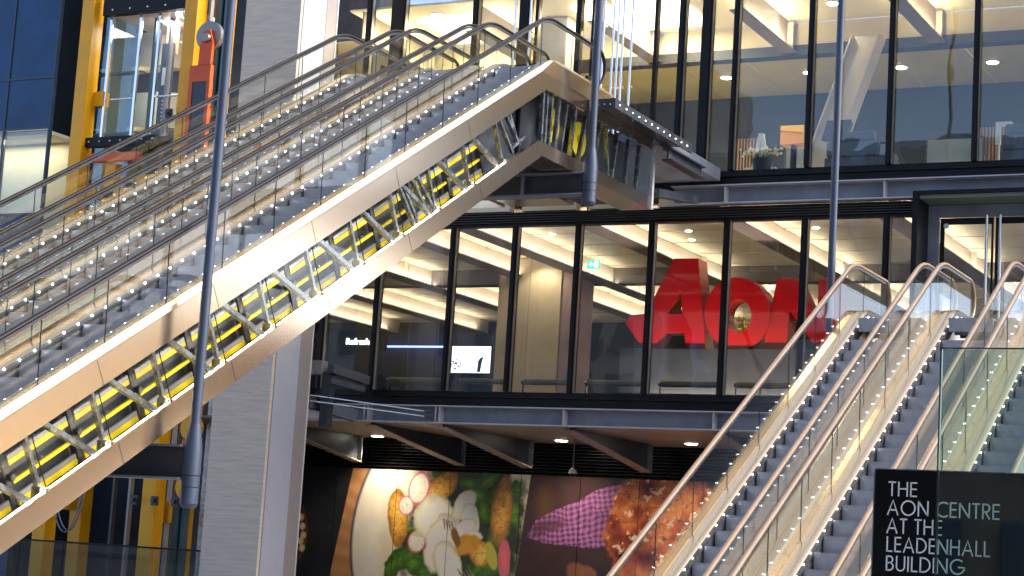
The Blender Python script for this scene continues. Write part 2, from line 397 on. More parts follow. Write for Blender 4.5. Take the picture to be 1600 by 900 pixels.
def pane(xa, xb, z0, z1, y=YF+.03, par=None, m_=None, name='window_pane'):
    s = MB(); s.box(xa, xb, y, y+.02, z0, z1); return s.build(name, m_ or GWIN, par or bld)
for a, b in zip(XM1, XM1[1:]): pane(a+.076, b-.076, 5.805, 9.98)
pane(-11.85, -11.13, 5.805, 9.98)
for (a, wa), (b, wb) in zip(XM2, XM2[1:]):
    if a > -21.6 and b < -17.1: continue
    pane(a+wa/2+.001, b-wb/2-.001, 11.215, 17.4)
# soffit under the first floor, planks, tapered brackets, louvred wall
for k in range(7):
    s = MB(); s.box(-34, XE, YF+.07+.86*k, YF+.07+.86*k+.85, 4.965, 5.03); s.build('soffit_plank', mat('taupe_soffit', (.36, .29, .24), .45, .1, .06, 1.), bld)
for i, x in enumerate((-28.7, -25.32, -23.22, -19.68, -15.8, -11.9)):
    s = MB(); s.prismx([(YF+.05, 4.955), (47.0, 4.955), (47.0, 4.22), (YF+.05, 4.90)], x-.012, x+.012)
    b = s.build('bracket', STEELD, bld)
    f = MB(); f.bar((x, YF+.03, 4.885), (x, 47.02, 4.205), .30, .028); f.build('bracket_flange', mat('taupe_flange', (.33, .26, .22), .42, .1, .08, 1.5), b)
    e = MB(); e.box(x-.15, x+.15, 47.0, 47.025, 4.22, 4.955); e.build('bracket_end_plate', STEELG, b)
lw = MB(); lw.box(-34, XE, 48.15, 48.25, 0, 5.0); lw.build('ground_floor_wall', BLACK, bld)
for k in range(9):
    s = MB(); z = 4.12+.09*k; s.add([(-34, 48.14, z), (XE, 48.14, z), (XE, 48.0, z+.03), (-34, 48.0, z+.03), (-34, 48.14, z+.02), (XE, 48.14, z+.02), (XE, 48.0, z+.05), (-34, 48.0, z+.05)],
        [(0,1,2,3),(7,6,5,4),(3,2,6,7),(0,3,7,4),(1,5,6,2)]); s.build('louvre_slat', mat('dark_louvre', (.035, .035, .036), .3, .3), bld)
s = MB(); s.box(-46, -27.02, 44.95, 45.1, 16.12, 27); s.build('upper_storey_wall', STEELD, bld)
# entrance portal and glass doors at first-floor level
dr = thing('entrance_door', (-9.5, YF-.3, L1), 'dark framed double glass entrance door with tall steel pull handles beside the red letters', 'door')
s = MB()
for a in ((-11.1, -10.98, YF-1.0, YF+.1, L1, 10.28), (-8.0, -7.88, YF-1.0, YF+.1, L1, 10.28), (-11.1, -7.88, YF-1.0, YF+.1, 10.281, 10.36)): s.box(*a)
s.build('portal_frame', BLACK, dr)
s = MB(); s.box(-10.97, -8.01, YF-.9, YF-.05, 10.20, 10.279); s.build('portal_soffit', mat('portal_soffit_paint', (.20, .24, .17), .4), dr)
s = MB(); s.box(-10.97, -10.72, YF-.08, YF+.02, L1, 10.19); s.box(-8.26, -8.01, YF-.08, YF+.02, L1, 10.19); s.box(-10.715, -8.265, YF-.08, YF+.02, 9.92, 10.19); s.build('door_frame', STEELG, dr)
for xa, xb in ((-10.70, -9.50), (-9.46, -8.28)):
    lf = pane(xa, xb, L1, 9.90, YF-.03, dr, None, 'door_leaf')
    e = MB(); e.box(xa, xa+.10, YF-.045, YF-.031, L1, 9.9); e.box(xb-.05, xb, YF-.045, YF-.031, L1, 9.9); e.box(xa+.101, xb-.051, YF-.045, YF-.031, 9.75, 9.9); e.build('leaf_frame', BLACK, lf)
for x in (-9.63, -9.33):
    s = MB(); s.tube([(x, YF-.16, L1+.1), (x, YF-.16, 9.93)], .035, 10)
    for z in (6.3, 7.7, 9.6): s.tube([(x, YF-.16, z), (x, YF-.05, z)], .018, 8)
    s.build('pull_handle', CHROME, dr, True)
for z in (9.72, 8.15):
    s = MB(); s.disc((-10.56, YF-.05, z), .06, (0, -1, 0), 14, .03); s.build('patch_fitting', WHITE, dr, True)
# upper entrance: pale column, dark posts, chrome pull handles
du = thing('upper_entrance_door', (-19, YF, L2), 'upper entrance with bundles of tall steel pull handles at the head of the left escalators', 'door')
for x, wd in ((-21.2, .09), (-20.02, .14), (-19.62, .07), (-17.9, .08)):
    s = MB(); s.box(x-wd/2, x+wd/2, YF-.08, YF+.1, L2, 17.4); s.build('door_post', BLACK, du)
for xa, xb in ((-21.14, -20.1), (-19.94, -19.67), (-19.57, -17.95), (-17.85, -17.3)): pane(xa, xb, L2, 17.4, YF, du, None, 'door_leaf')
for x in (-21.75, -21.32, -19.25, -18.98, -18.72, -18.48, -18.85):
    s = MB(); s.tube([(x, YF-.2, L2+.15), (x, YF-.2, 16.8)], .032, 10)
    for z in (L2+.9, 13.4, 15.0): s.tube([(x, YF-.2, z), (x, YF-.01, z)], .02, 8)
    s.build('pull_handle', CHROME, du, True)

# ------------------------------------------------------------------ interior of the first floor
fl = MB(); fl.box(-27, XE, YF+.31, 44.9, 5.55, 5.79); fl.box(-46, XE, 44.901, 66, 5.55, 5.79); fl.build('floor', FLOORM, None, kind='structure')
fl = MB(); fl.box(-27, XE, YF+.31, 44.9, 10.9, 11.2); fl.box(-46, XE, 44.901, 66, 10.9, 11.2); fl.build('floor', mat('pale_upper_floor', (.52, .48, .40), .5, 0, .08, 1.), None, kind='structure')
ce = MB(); ce.box(-27, XE, YF+.31, 44.9, 10.69, 10.72); ce.box(-46, XE, 44.901, 66, 10.69, 10.72); ce1 = ce.build('ceiling', BLACK, None, kind='structure')
ZC = 10.6
for k in range(13):
    y = 42.9+1.74*k; s = MB(); s.box(-27 if y < 44.9 else -46, XE, y, y+1.62, ZC, ZC+.05); s.build('ceiling_plank', CEILW, ce1)
for i, x in enumerate((-41.2, -37.3, -33.4, -29.5, -25.5, -23.2, -19.7, -15.9, -12.0, -8.1)):
    ya = 42.4 if x > -27 else 45.0
    s = MB(); s.box(x-.02, x+.03, ya, 63.5, 10.075, ZC-.02); b = s.build('ceiling_beam', BEAML, ce1)
    f = MB(); f.box(x-.28, x+.28, ya-.05, 63.5, 10.04, 10.072); f.build('beam_flange', BEAMW, b)
    for yy in (50.2, 54):
        e = MB(); e.box(x+.031, x+.2, yy, yy+.03, 10.075, ZC-.03); e.build('beam_stiffener', BEAML, b)
    for sx in (-.13, .16):
        e = MB(); e.box(x+sx-.02, x+sx+.02, ya+.2, 63, 10.074, 10.10); e.build('cove_lamp', WHITE, b)
        area('cove_light', (x+sx, 47.5+(ya-42.4)/2, 10.13), .08, 9.5-(ya-42.4), 26, (1, .80, .55), (math.pi, 0, 0), b); area('cove_light', (x+sx, 57.8, 10.13), .08, 9.5, 26, (1, .80, .55), (math.pi, 0, 0), b)
s = MB(); s.box(-46, XE, 52.0, 52.5, 10.12, ZC-.005); s.build('cross_beam', mat('cross_beam_paint', (.14, .13, .13), .5), ce1)
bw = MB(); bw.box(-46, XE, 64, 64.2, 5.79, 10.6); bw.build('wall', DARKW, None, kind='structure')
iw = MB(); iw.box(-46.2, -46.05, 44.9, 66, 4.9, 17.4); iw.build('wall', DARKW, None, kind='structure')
# low dark partition across the room
p0 = at(590, 470, Y=55); s = MB(); s.box(-46, -25.5, 55, 55.2, 5.79, 9.0); s.build('partition_wall', mat('deep_blue_partition', (.02, .035, .085), .35, 0, .2, 1.), None, label='deep blue partition wall behind the left lower windows', cat='wall')
# veneer clad core with a warm wash
xa, xb = at(775, 520, Y=50)[0], at(873, 520, Y=50)[0]
vn = thing('veneer_column', (xa, 50, 5.79), 'warm veneer clad column washed by a ceiling light', 'column')
n_ = 2
for k in range(n_):
    s = MB(); x0 = xa+(xb-xa)*k/n_; s.box(x0+.006, x0+(xb-xa)/n_-.006, 50, 51.2, 5.79, 10.58); s.build('veneer_panel', WOODV, vn)
s = MB(); s.box(xb+.01, xb+.55, 50.05, 51.1, 5.79, 10.55); s.build('side_cladding', mat('mauve_cladding', (.22, .15, .15), .5, 0, .1, 2.), vn)
def downlight(p, label, r=.13, group='recessed ceiling downlights', power=30, down=(0, 0, -1)):
    o = thing('downlight', p, label, 'downlight', group)
    a = MB(); a.tube([(p[0], p[1], p[2]+.03), (p[0], p[1], p[2]-.012)], [r*1.25, r*1.25], 20); a.build('trim_ring', WHITE, o)
    b = MB(); b.tube([(p[0], p[1], p[2]-.0125), (p[0], p[1], p[2]-.03)], [r, r*.85], 20); b.build('lens', DOWN, o)
    if power: spot('lamp', (p[0], p[1], p[2]-.06), power, (1, .82, .55), o, 130, down)
    return o
for (px, py), lb in zip([(863, 365), (793, 414), (1076, 360), (1081, 374), (1275, 355), (1327, 407), (1204, 449), (950, 475)],
    ['small downlight in the lower ceiling left of the green exit sign', 'small downlight in the lower ceiling above the veneer column', 'small downlight in the ceiling just above the red letter A', 'flat round ceiling speaker light above the red letters, second from the glass', 'small downlight in the reddish ceiling right of the red letter O', 'small downlight above the leftmost right-hand escalator', 'small downlight over the red letter N', 'small downlight deep in the room below the exit sign']):
    downlight(at(px, py, Z=ZC-.002), lb, .09, power=25)
downlight((xa+.75*(xb-xa), 49.4, ZC-.002), 'downlight washing the warm veneer column', .09, power=70, down=(0, .12, -1))
# red letter sign on its plinth
YA = 44.6
def LP(pts): return [(lambda p: (p[0], p[2]))(at(940+x/4, 380+y/4, Y=YA)) for x, y in pts]
lt = thing('letter_sign', (at(1130, 546, Y=YA)[0], YA, at(1130, 546, Y=YA)[2]), 'giant glossy red letters AON standing behind the lower windows', 'letter sign')
def extr(name, loops, y0, y1, m_, par):
    """outline with optional hole, extruded along Y"""
    import bmesh
    from mathutils.geometry import tessellate_polygon
    b = MB(); tri = tessellate_polygon([[Vector((x, z, 0)) for x, z in L] for L in loops]); flat = [p for L in loops for p in L]; n = len(flat)
    vs = [(x, y0, z) for x, z in flat]+[(x, y1, z) for x, z in flat]; fs = [tuple(t) for t in tri]+[tuple(i+n for i in reversed(t)) for t in tri]
    o = 0
    for L in loops:
        k = len(L)
        for i in range(k): fs.append((o+i, o+(i+1) % k, o+(i+1) % k+n, o+i+n))
        o += k
    b.add(vs, fs); ob = b.build(name, m_, par)
    bm = bmesh.new(); bm.from_mesh(ob.data); bmesh.ops.recalc_face_normals(bm, faces=bm.faces); bm.to_mesh(ob.data); bm.free()
    ob.data.shade_smooth(); ob.data.set_sharp_from_angle(angle=R(35)); return ob
extr('letter_a', [LP([(455, 95), (605, 95), (650, 665), (530, 665), (515, 558), (390, 558), (320, 664), (262, 664), (150, 500), (180, 450), (275, 440)]), LP([(497, 290), (503, 443), (408, 443)])], YA, YA+.62, RED, lt)
ov = lambda cx_, cy_, rx, ry, n=40: [(cx_+rx*math.cos(2*math.pi*k/n), cy_+ry*math.sin(2*math.pi*k/n)) for k in range(n)]
extr('letter_o', [LP(ov(852, 442, 205, 228)), LP(ov(860, 455, 80, 104))], YA-.05, YA+.57, RED, lt)
extr('letter_n', [LP([(1095, 222), (1225, 222), (1345, 480), (1355, 222), (1490, 222), (1480, 666), (1350, 666), (1172, 420), (1150, 666), (1005, 666)])], YA+.02, YA+.6, RED, lt)
zl = at(1130, 546, Y=YA)[2]
pl = MB(); pl.bev(at(1005, 560, Y=YA)[0]-.6, at(1330, 560, Y=YA)[0], YA-.15, YA+.8, 5.79, zl-.003, .02); pl.build('plinth', mat('plinth_black', (.02, .022, .025), .3, 0, .2, 2.), None, label='long black plinth under the giant red letters', cat='plinth')
area('letter_fill', (-16.8, YA-1.2, 5.98), 4.5, .15, 130, (1, .8, .7), (R(180-25), 0, 0))  # added fill light, not a lamp of the room; brightens the letters from below
s = MB(); s.box(-19.2, -14.4, YA-1.27, YA-1.13, 5.79, 5.96); s.build('letter_fill_box', BLACK, None, label='slim black box added under the fill light before the red letter plinth', cat='light')
# yellow blossom behind the O
p = at(1160, 515, Y=47); pv = thing('yellow_plant', (p[0], p[1], 5.79), 'sprays of yellow blossom seen through the red letter O', 'plant')
s = MB(); s.tube([(p[0], p[1], 5.79), (p[0], p[1], 6.7)], [.16, .22], 14); s.build('vase', BLACK, pv, True)
s = MB(); bl = MB()
for k in range(16):
    a = random.uniform(0, 6.28); r_ = random.uniform(.1, .42); h_ = random.uniform(7.6, 8.45)
    q = [(p[0], p[1], 6.6), (p[0]+.4*r_*math.cos(a), p[1]+.4*r_*math.sin(a), 7.1), (p[0]+r_*math.cos(a), p[1]+r_*math.sin(a), h_)]
    s.tube(q, .012, 5)
    for j in range(16):
        t = random.uniform(.35, 1); c = np.array(q[1])*(1-t)+np.array(q[2])*t+np.array([random.gauss(0, .05) for _ in range(3)]); bl.ball(c, random.uniform(.03, .065), 5)
s.build('stems', mat('stem_green', (.08, .12, .03), .7), pv); bl.build('blossom', mat('yellow_blossom', (.85, .6, .02), .7, 0, .2, 8.), pv, kind='stuff')
# exit sign, screen, blue light line, cafe sign
p = at(927, 413, Y=48); ex = thing('exit_sign', p, 'green illuminated exit sign hanging from the lower ceiling', 'exit sign')
s = MB(); s.bev(p[0]-.19, p[0]+.19, p[1], p[1]+.05, p[2]-.12, p[2]+.12, .008); s.build('sign_box', emis('exit_green', (.04, .55, .26), 1.3), ex)
s = MB(); s.prism([(p[0]-.13, p[2]), (p[0]-.05, p[2]+.07), (p[0]-.05, p[2]+.03), (p[0]+.02, p[2]+.03), (p[0]+.02, p[2]-.03), (p[0]-.05, p[2]-.03), (p[0]-.05, p[2]-.07)], p[1]-.006, p[1]-.002)
s.box(p[0]+.05, p[0]+.15, p[1]-.006, p[1]-.002, p[2]-.09, p[2]+.09); s.build('pictogram', emis('exit_white', (.9, 1, .95), 1.8), ex)
s = MB(); s.tube([(p[0]-.12, p[1]+.025, p[2]+.12), (p[0]-.12, p[1]+.025, ZC)], .008, 6); s.tube([(p[0]+.12, p[1]+.025, p[2]+.12), (p[0]+.12, p[1]+.025, ZC)], .008, 6); s.build('hanger', CHROME, ex)
a, b = at(705, 541, Y=46), at(765, 583, Y=46); scn = thing('display_screen', (a[0], 46, 5.79), 'bright white display screen behind the third lower window', 'screen')
s = MB(); s.bev(a[0]-.05, b[0]+.05, 46, 46.08, b[2]-.05, a[2]+.05, .01); s.box((a[0]+b[0])/2-.05, (a[0]+b[0])/2+.05, 46.081, 46.14, 5.79, a[2]); s.build('screen_body', BLACK, scn)
s = MB(); s.box(a[0], b[0], 45.99, 45.998, b[2], a[2]); s.build('screen_picture', emis('screen_white', (.82, .92, 1), 1.1), scn)
fx = a[0]+(b[0]-a[0])*.72
s = MB(); s.prism([(fx-.04, b[2]+.02), (fx+.06, b[2]+.02), (fx+.1, b[2]+.3), (fx+.14, b[2]+.45), (fx+.05, b[2]+.42), (fx-.02, b[2]+.34)], 45.982, 45.986); s.build('screen_figure', mat('screen_dark_ink', (.03, .05, .12), .5), scn)
s = MB()
for _ in range(60):
    x = a[0]+random.uniform(.02, .3)*(b[0]-a[0]); z = b[2]+random.uniform(.02, .5)*(a[2]-b[2]); s.box(x, x+.03, 45.982, 45.986, z, z+.03)
s.build('screen_speckle', mat('screen_red_ink', (.4, .08, .1), .5), scn, kind='stuff')
a, b = at(597, 541, Y=54.8), at(703, 541, Y=54.8); s = MB(); s.box(a[0], b[0], 54.8, 54.9, a[2]-.025, a[2]+.025); s.build('blue_light_line', emis('blue_line', (.35, .45, 1), 1.2), None, label='thin glowing blue light line behind the left lower windows', cat='light')
a = at(540, 538, Y=45); fo = bpy.data.curves.new('cafe_sign', 'FONT'); fo.body = 'Refresh'; fo.size = .25; fo.extrude = .01
tmp_ = bpy.data.objects.new('cafe_sign', fo); COL.objects.link(tmp_); bpy.context.view_layer.update()
fme = bpy.data.meshes.new_from_object(tmp_.evaluated_get(bpy.context.evaluated_depsgraph_get())); bpy.data.objects.remove(tmp_); fme.materials.clear()
fob = bpy.data.objects.new('cafe_sign', fme); COL.objects.link(fob); fob.location = a; fob.rotation_euler = (R(90), 0, 0); fme.materials.append(emis('cafe_white', (1, .95, .85), 3.)); tag(fob, 'small glowing white Refresh lettering behind the leftmost lower window', 'sign')
cb = MB(); cb.box(a[0]-.3, a[0]+1.3, 45.03, 45.08, a[2]-.2, a[2]+.4); cb.build('sign_board', BLACK, None, label='black board carrying the white Refresh lettering', cat='board')
# sill tubes
for i, (a, b) in enumerate(zip(XM1[1:], XM1[2:]+[-11.2])):
    o = thing('sill_tube', ((a+b)/2, YF+.42, L1), 'olive metal tube along the sill of the %s lower window from the left corner' % ['second', 'third', 'fourth', 'fifth', 'sixth', 'seventh', 'eighth', 'ninth'][i], 'tube', 'tubes along the lower window sill')
    s = MB(); s.tube([(a+.25, YF+.42, 6.10), (b-.25, YF+.42, 6.10)], .075, 12); s.build('tube', mat('olive_tube', (.16, .14, .07), .45, .4, .15, 6.), o, True)
    s = MB()
    for x in (a+.22, b-.22): s.tube([(x-.04, YF+.42, 6.10), (x+.04, YF+.42, 6.10)], .05, 10); s.box(x-.015, x+.015, YF+.40, YF+.44, 5.79, 6.1)
    s.build('bracket', CHROME, o)

# ------------------------------------------------------------------ interior of the upper floor
ce = MB(); ce.box(-27, XE, YF+.2, 44.9, 16.05, 16.1); ce.box(-46, XE, 44.901, 46.2, 16.05, 16.1); ce2 = ce.build('ceiling', mat('ceiling_bright_paint', (.80, .74, .58), .6, 0, .03, 1.), None, kind='structure')
for i, x in enumerate((-26.6, -23.2, -19.7, -15.9, -13.95, -12.0, -8.1, -4.2)):
    if x == -13.95: continue
    s = MB(); s.box(x-.02, x+.02, YF+.25, 46.2, 15.28, 16.04); b = s.build('ceiling_beam', BEAMW, ce2)
    f = MB(); f.box(x-.2, x+.2, YF+.2, 46.2, 15.24, 15.275); f.build('beam_flange', BEAMW, b)
    e = MB(); e.box(x+.021, x+.18, 45.9, 45.95, 15.28, 16.0); e.build('beam_stiffener', BEAML, b)
    for sx in (-.12, .12): area('cove_light', (x+sx, 44.2, 15.36), .08, 3., 24, (1, .79, .44), (math.pi, 0, 0), b)
s = MB(); s.box(-46, XE, 46.21, 46.4, 15.45, 16.04); s.build('bulkhead', mat('bulkhead_cream', (.62, .55, .40), .6, 0, .04, 1.), ce2)
s = MB(); s.box(-46, XE, 46.2, 46.6, 15.18, 15.449); s.build('cross_beam', mat('cross_beam_dark', (.03, .032, .04), .5), ce2)
for k in range(-10, 13):
    x = -27+1.95*k; s = MB(); s.box(x+.012, x+1.938, 46.62, 58, 15.2, 15.25); s.build('ceiling_panel', mat('olive_ceiling_panel', (.52, .45, .20), .55, 0, .06, 1.), ce2)
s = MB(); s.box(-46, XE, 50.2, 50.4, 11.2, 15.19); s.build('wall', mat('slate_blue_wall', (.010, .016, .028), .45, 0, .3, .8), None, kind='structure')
for (px, py), lb in zip([(1135, 121), (1175, 60), (1230, 15), (1264, 113), (1349, 48), (1301, 5), (1408, 105), (1535, 40), (1551, 97), (600, 23), (683, 23)],
    ['round downlight by the dark corner post of the upper floor', 'small downlight under the beam beside the first upper mullion', 'large downlight near the top between first and second upper mullions', 'downlight in the olive ceiling just left of the slanted brace', 'large bright downlight above the top of the slanted brace', 'downlight cut by the picture top above the brace', 'downlight in the olive ceiling right of the slanted brace', 'small downlight on the beam at the rightmost upper mullion', 'rightmost downlight in the olive upper ceiling', 'left downlight in the bright room above the left escalators', 'right downlight in the bright room above the left escalators']):
    z = 15.195 if (py > 70) else 16.045
    downlight(at(px, py, Z=z), lb, .15, power=30)
for px, nm in ((1150, 'first'), (1530, 'last')):
    xa = at(px, 200, Y=49.9)[0]; o = thing('slatted_panel', (xa, 49.9, L2), 'brown slatted panel on the dark back wall behind the %s upper mullion' % nm, 'panel', 'slatted wall panels')
    for k in range(9): s = MB(); s.box(xa+.09*k, xa+.09*k+.05, 49.85, 49.95, L2, 13.9); s.build('slat', mat('slat_brown', (.33, .2, .1), .5), o)
for px, wd_, lb in ((1230, 1.1, 'left'), (1450, 1.5, 'right')):
    xa = at(px, 200, Y=49.8)[0]; o = thing('wall_screen', (xa, 49.8, L2), '%s of two pale wall panels on the dark wall of the upper floor' % lb, 'panel')
    s = MB(); s.bev(xa, xa+wd_, 49.78, 49.85, L2+.9, 13.6, .02); s.build('panel_board', mat('pale_blue_board', (.18, .24, .32), .4, 0, .3, .8), o); s = MB(); s.box(xa-.04, xa-.001, 49.77, 49.86, L2, 13.64); s.box(xa+wd_+.001, xa+wd_+.04, 49.77, 49.86, L2, 13.64); s.build('panel_frame', STEELD, o)
# slanted brace
a, b = at(1352, 62, Y=45.3), at(1288, 236, Y=45.3)
s = MB(); dx = (a[0]-b[0])/(a[2]-b[2]); top = 15.3; x_t = a[0]+dx*(top-a[2]); x_b = a[0]+dx*(11.2-a[2])
s.prism([(x_b-.33, 11.2), (x_b+.33, 11.2), (x_t+.33, top), (x_t-.33, top)], 45.3, 45.75); br = s.build('slanted_brace', mat('cream_brace_paint', (.66, .59, .46), .5, 0, .05, 1.), None, label='broad cream slanted steel brace inside the upper windows', cat='brace')
s = MB(); s.prism([(x_b+.335, 11.2), (x_b+.37, 11.2), (x_t+.37, top), (x_t+.335, top)], 45.15, 45.75); s.build('brace_flange', BEAML, br)
s = MB(); s.prism([(x_b-.37, 11.2), (x_b-.335, 11.2), (x_t-.335, top), (x_t-.37, top)], 45.15, 45.75); s.build('brace_flange', BEAML, br)
def sofa(x0, x1, y, label):
    o = thing('sofa', ((x0+x1)/2, y, L2), label, 'sofa', 'grey sofas by the upper windows')
    s = MB(); s.bev(x0, x1, y, y+.8, L2+.12, L2+.42, .05); s.build('base', SOFA, o, True)
    s = MB(); s.bev(x0+.04, x1-.3, y-.01, y+.22, L2+.43, L2+.8, .06); s.build('backrest', SOFA, o, True)
    s = MB(); s.bev(x0+.1, x1-.4, y-.02, y+.2, L2+.81, L2+1.04, .07); s.build('back_cushion', SOFA, o, True)
    s = MB(); s.bev(x0+.06, x1-.02, y+.23, y+.78, L2+.43, L2+.56, .05); s.build('seat_cushion', SOFA, o, True)
    s = MB(); s.prismx([(y+.02, L2+.43), (y+.75, L2+.43), (y+.75, L2+.55), (y+.1, L2+.72)], x1-.28, x1-.1); s.build('armrest', mat('pale_armrest', (.5, .48, .46), .6), o)
    for xx in (x0+.1, x1-.14):
        for yy in (y+.06, y+.7):
            s = MB(); s.box(xx, xx+.05, yy, yy+.05, L2, L2+.12); s.build('leg', CHROME, o)
    return o
x0, x1 = at(1288, 236, Y=42.9)[0], at(1392, 236, Y=42.9)[0]
sofa(x0, x1, 42.9, 'grey sofa standing by the foot of the slanted brace')
x0 = at(1562, 236, Y=42.9)[0]; sofa(x0, x0+2.1, 42.9, 'grey sofa cut off by the right edge of the picture')
s = MB(); a = at(1304, 186, Y=43.5)
s.prismx([(43.3, 0), (43.55, 0), (43.6, .42), (43.4, .5)], a[0]-.25, a[0]+.35); s.v = [(x+.2*z, y, z+L2+.95) for x, y, z in s.v]
s.build('throw_cushion', SOFA, None, label='dark cushion propped on the sofa back by the brace', cat='cushion')
a, b = at(1220, 197, Y=46), at(1255, 224, Y=46); ob = thing('orange_box', ((a[0]+b[0])/2, 46, L2), 'orange wedge topped box on a stand inside the second upper window', 'box')
s = MB(); s.prism([(a[0], b[2]), (b[0], b[2]), (b[0], a[2]), (a[0], a[2])], 46, 46.5); s.build('box_body', mat('orange_laminate', (.72, .30, .02), .45), ob)
s = MB(); s.prism([(a[0], a[2]-.12), (b[0], a[2]-.2), (b[0], a[2]), (a[0], a[2])], 45.98, 45.995); s.build('box_front_band', mat('yellow_laminate', (.85, .5, .03), .45), ob)
s = MB(); s.box((a[0]+b[0])/2-.05, (a[0]+b[0])/2+.05, 46.1, 46.3, L2, b[2]-.001); s.build('stand', BLACK, ob)
a = at(1186, 238, Y=44.2); la = MB(); z0 = L2; h = at(1186, 208, Y=44.2)[2]
s = MB(); s.prism([(a[0]-.2, z0+.5), (a[0]-.12, z0+.5), (a[0]+.02, h-.2), (a[0]+.14, z0+.5), (a[0]+.24, z0+.5), (a[0]+.08, h), (a[0]-.03, h)], 44.2, 44.35)
s.box(a[0]-.08, a[0]+.12, 44.21, 44.34, z0+.85, z0+.95); s.box(a[0]-.3, a[0]+.5, 44.0, 44.5, z0, z0+.499); s.build('white_letter', WHITE, None, label='white letter A on a low stand behind the first upper window', cat='letter')
fp = thing('white_flowers', (a[0]+.3, 43.6, L2), 'low arrangement of white flowers at the first upper window', 'flowers')
s = MB(); s.tube([(a[0]+.3, 43.6, L2), (a[0]+.3, 43.6, L2+.6)], [.16, .25], 14); s.build('vase', BLACK, fp, True)
s = MB(); g_ = MB()
for k in range(60):
    c = (a[0]+.3+random.gauss(0, .26), 43.6+random.gauss(0, .12), L2+.72+abs(random.gauss(0, .1))); s.ball(c, random.uniform(.03, .06), 6, sz=.7)
    g_.tube([(a[0]+.3, 43.6, L2+.55), c], .006, 4)
s.build('petals', mat('white_petal', (.8, .78, .62), .7), fp, kind='stuff'); g_.build('stems', mat('stem_green', (.08, .12, .03)), fp, kind='stuff')
a = at(1568, 218, Y=45); s = MB(); h = at(1568, 190, Y=45)[2]; z0 = a[2]-.1
s.prism([(a[0]-.2, z0), (a[0]-.08, z0), (a[0]-.08, h-.1), (a[0]+.12, h-.1), (a[0]+.12, z0+.2), (a[0]+.22, z0+.2), (a[0]+.22, h-.05), (a[0]+.18, h), (a[0]-.2, h)], 45, 45.12)
s.box(a[0]-.14, a[0]-.1, 45.02, 45.1, L2, z0); s.build('white_letter', WHITE, None, label='white letter above the sofa at the right edge', cat='letter')
# warm wall and louvre inside the room above the left escalators
s = MB(); s.box(-46, -22.3, 48.5, 48.7, 11.2, 15.19); s.build('wall', CREAM, None, kind='structure')
lo_ = thing('louvre_screen', (-26.6, 41.7, L2), 'dark horizontal louvre screen beside the grey column at the top left escalator', 'louvre')
for k in range(22):
    s = MB(); z = L2+.1+.13*k; s.box(-27.2, -25.55, 41.62, 41.7, z, z+.05); s.build('slat', STEELD, lo_)
s = MB(); s.box(-27.25, -27.2, 41.6, 41.75, L2, L2+3.1); s.box(-25.55, -25.5, 41.6, 41.75, L2, L2+3.1); s.build('frame', BLACK, lo_)
# pale concrete column inside the upper entrance
s = MB(); x = at(862, 60, Y=44)[0]; s.bev(x-.45, x+.45, 44, 44.9, L2, 16.04, .06); cc = s.build('pale_column', mat('pale_concrete', (.55, .53, .50), .6, 0, .06, 2.), None, label='pale square column behind the upper entrance handles', cat='column')
for x_, w_ in ((-19.4, 3.), (-24.6, 1.7)):
    s = MB(); s.box(x_-w_/2, x_+w_/2, 43.2, 45.6, 15.97, 16.04); s.build('fill_panel', emis('fill_panel_glow', (1, .84, .55), 2.2), ce2)  # glowing panels added as bodies for the fill lights, not real ceiling fittings
area('lobby_fill', (-19.4, 44.4, 15.96), 3, 2.4, 220, (1, .80, .48), (0, 0, 0), ce2)  # fill lights added to brighten the upper rooms
area('lobby_fill', (-24.6, 44.4, 15.96), 1.7, 2.4, 260, (1, .80, .46), (0, 0, 0), ce2)
# ------------------------------------------------------------------ escalators
GL, GR = 'escalators of the left bank', 'escalators of the right bank'
XA = -16.06
escA, nsA, ybA, ytA = escalator('nearest escalator of the left bank, its open truss facing the camera', GL, -17.35, -16.1, -6.83, L2, 35.1, True)
escalator('middle escalator of the left bank, between two others', GL, -19.06, -17.81, -6.83, L2, 35.1)
escalator('farthest escalator of the left bank, next to the yellow lift frame', GL, -20.77, -19.52, -6.83, L2, 35.1)
escalator('leftmost escalator of the right bank, beside the food posters', GR, -9.54, -8.33, -10.9, 6.1, 33.9, None, RAILT)
escalator('middle escalator of the right bank', GR, -8.0, -6.8, -10.9, 6.1, 33.9, None, RAILT)
escalator('rightmost escalator of the right bank, behind the green glass screen', GR, -6.45, -5.25, -10.9, 6.1, 33.9, None, RAILT)
# open truss side of the nearest escalator
YEND = 37.8
def tp(t, n, x): return (x, t*C_-n*S_, 1.7+t*S_+n*C_)
b = MB(); sweep(b, [(XA, .0, .2), (XA+.012, -.05, -.14), (XA+.004, -.06, -.16), (XA+.004, -.075, -.18), (XA, -.08, -.19), (XA, -.44, -.43), (XA-.05, -.44, -.43)], nsA, 0, L2, ybA-2, YEND, (.06, .06)); b.build('side_band', COPPER, escA)
b = MB(); sweep(b, [(XA-.09, -1.25, -1.49), (XA, -1.25, -1.49), (XA, -1.58, -1.76), (XA-.7, -1.58, -1.76)], nsA, 0, L2, ybA-2, YEND, (.06, .06)); b.build('bottom_chord', COPPER, escA)
b = MB(); sweep(b, [(XA-.66, -1.50, -1.7), (XA-.35, -1.46, -1.66), (XA-.1, -1.28, -1.5)], nsA, 0, L2, ybA-2, 32.5, (.06, .06)); b.build('drip_pan', PANST, escA, True)
for k in range(-6, 11):
    t0, t1 = 16.69+1.385*k+.10, 16.69+1.385*(k+1)-.08
    if tp(t0, -9, XA)[2] < .1 or k == 10: continue
    b = MB(); b.bar(tp(t0, -8.955, XA-.06), tp(t1, -8.955, XA-.06), .03, .02); b.build('chord_light', LEDW, escA)
TK = [16.69+1.385*k for k in range(-5, 11)]
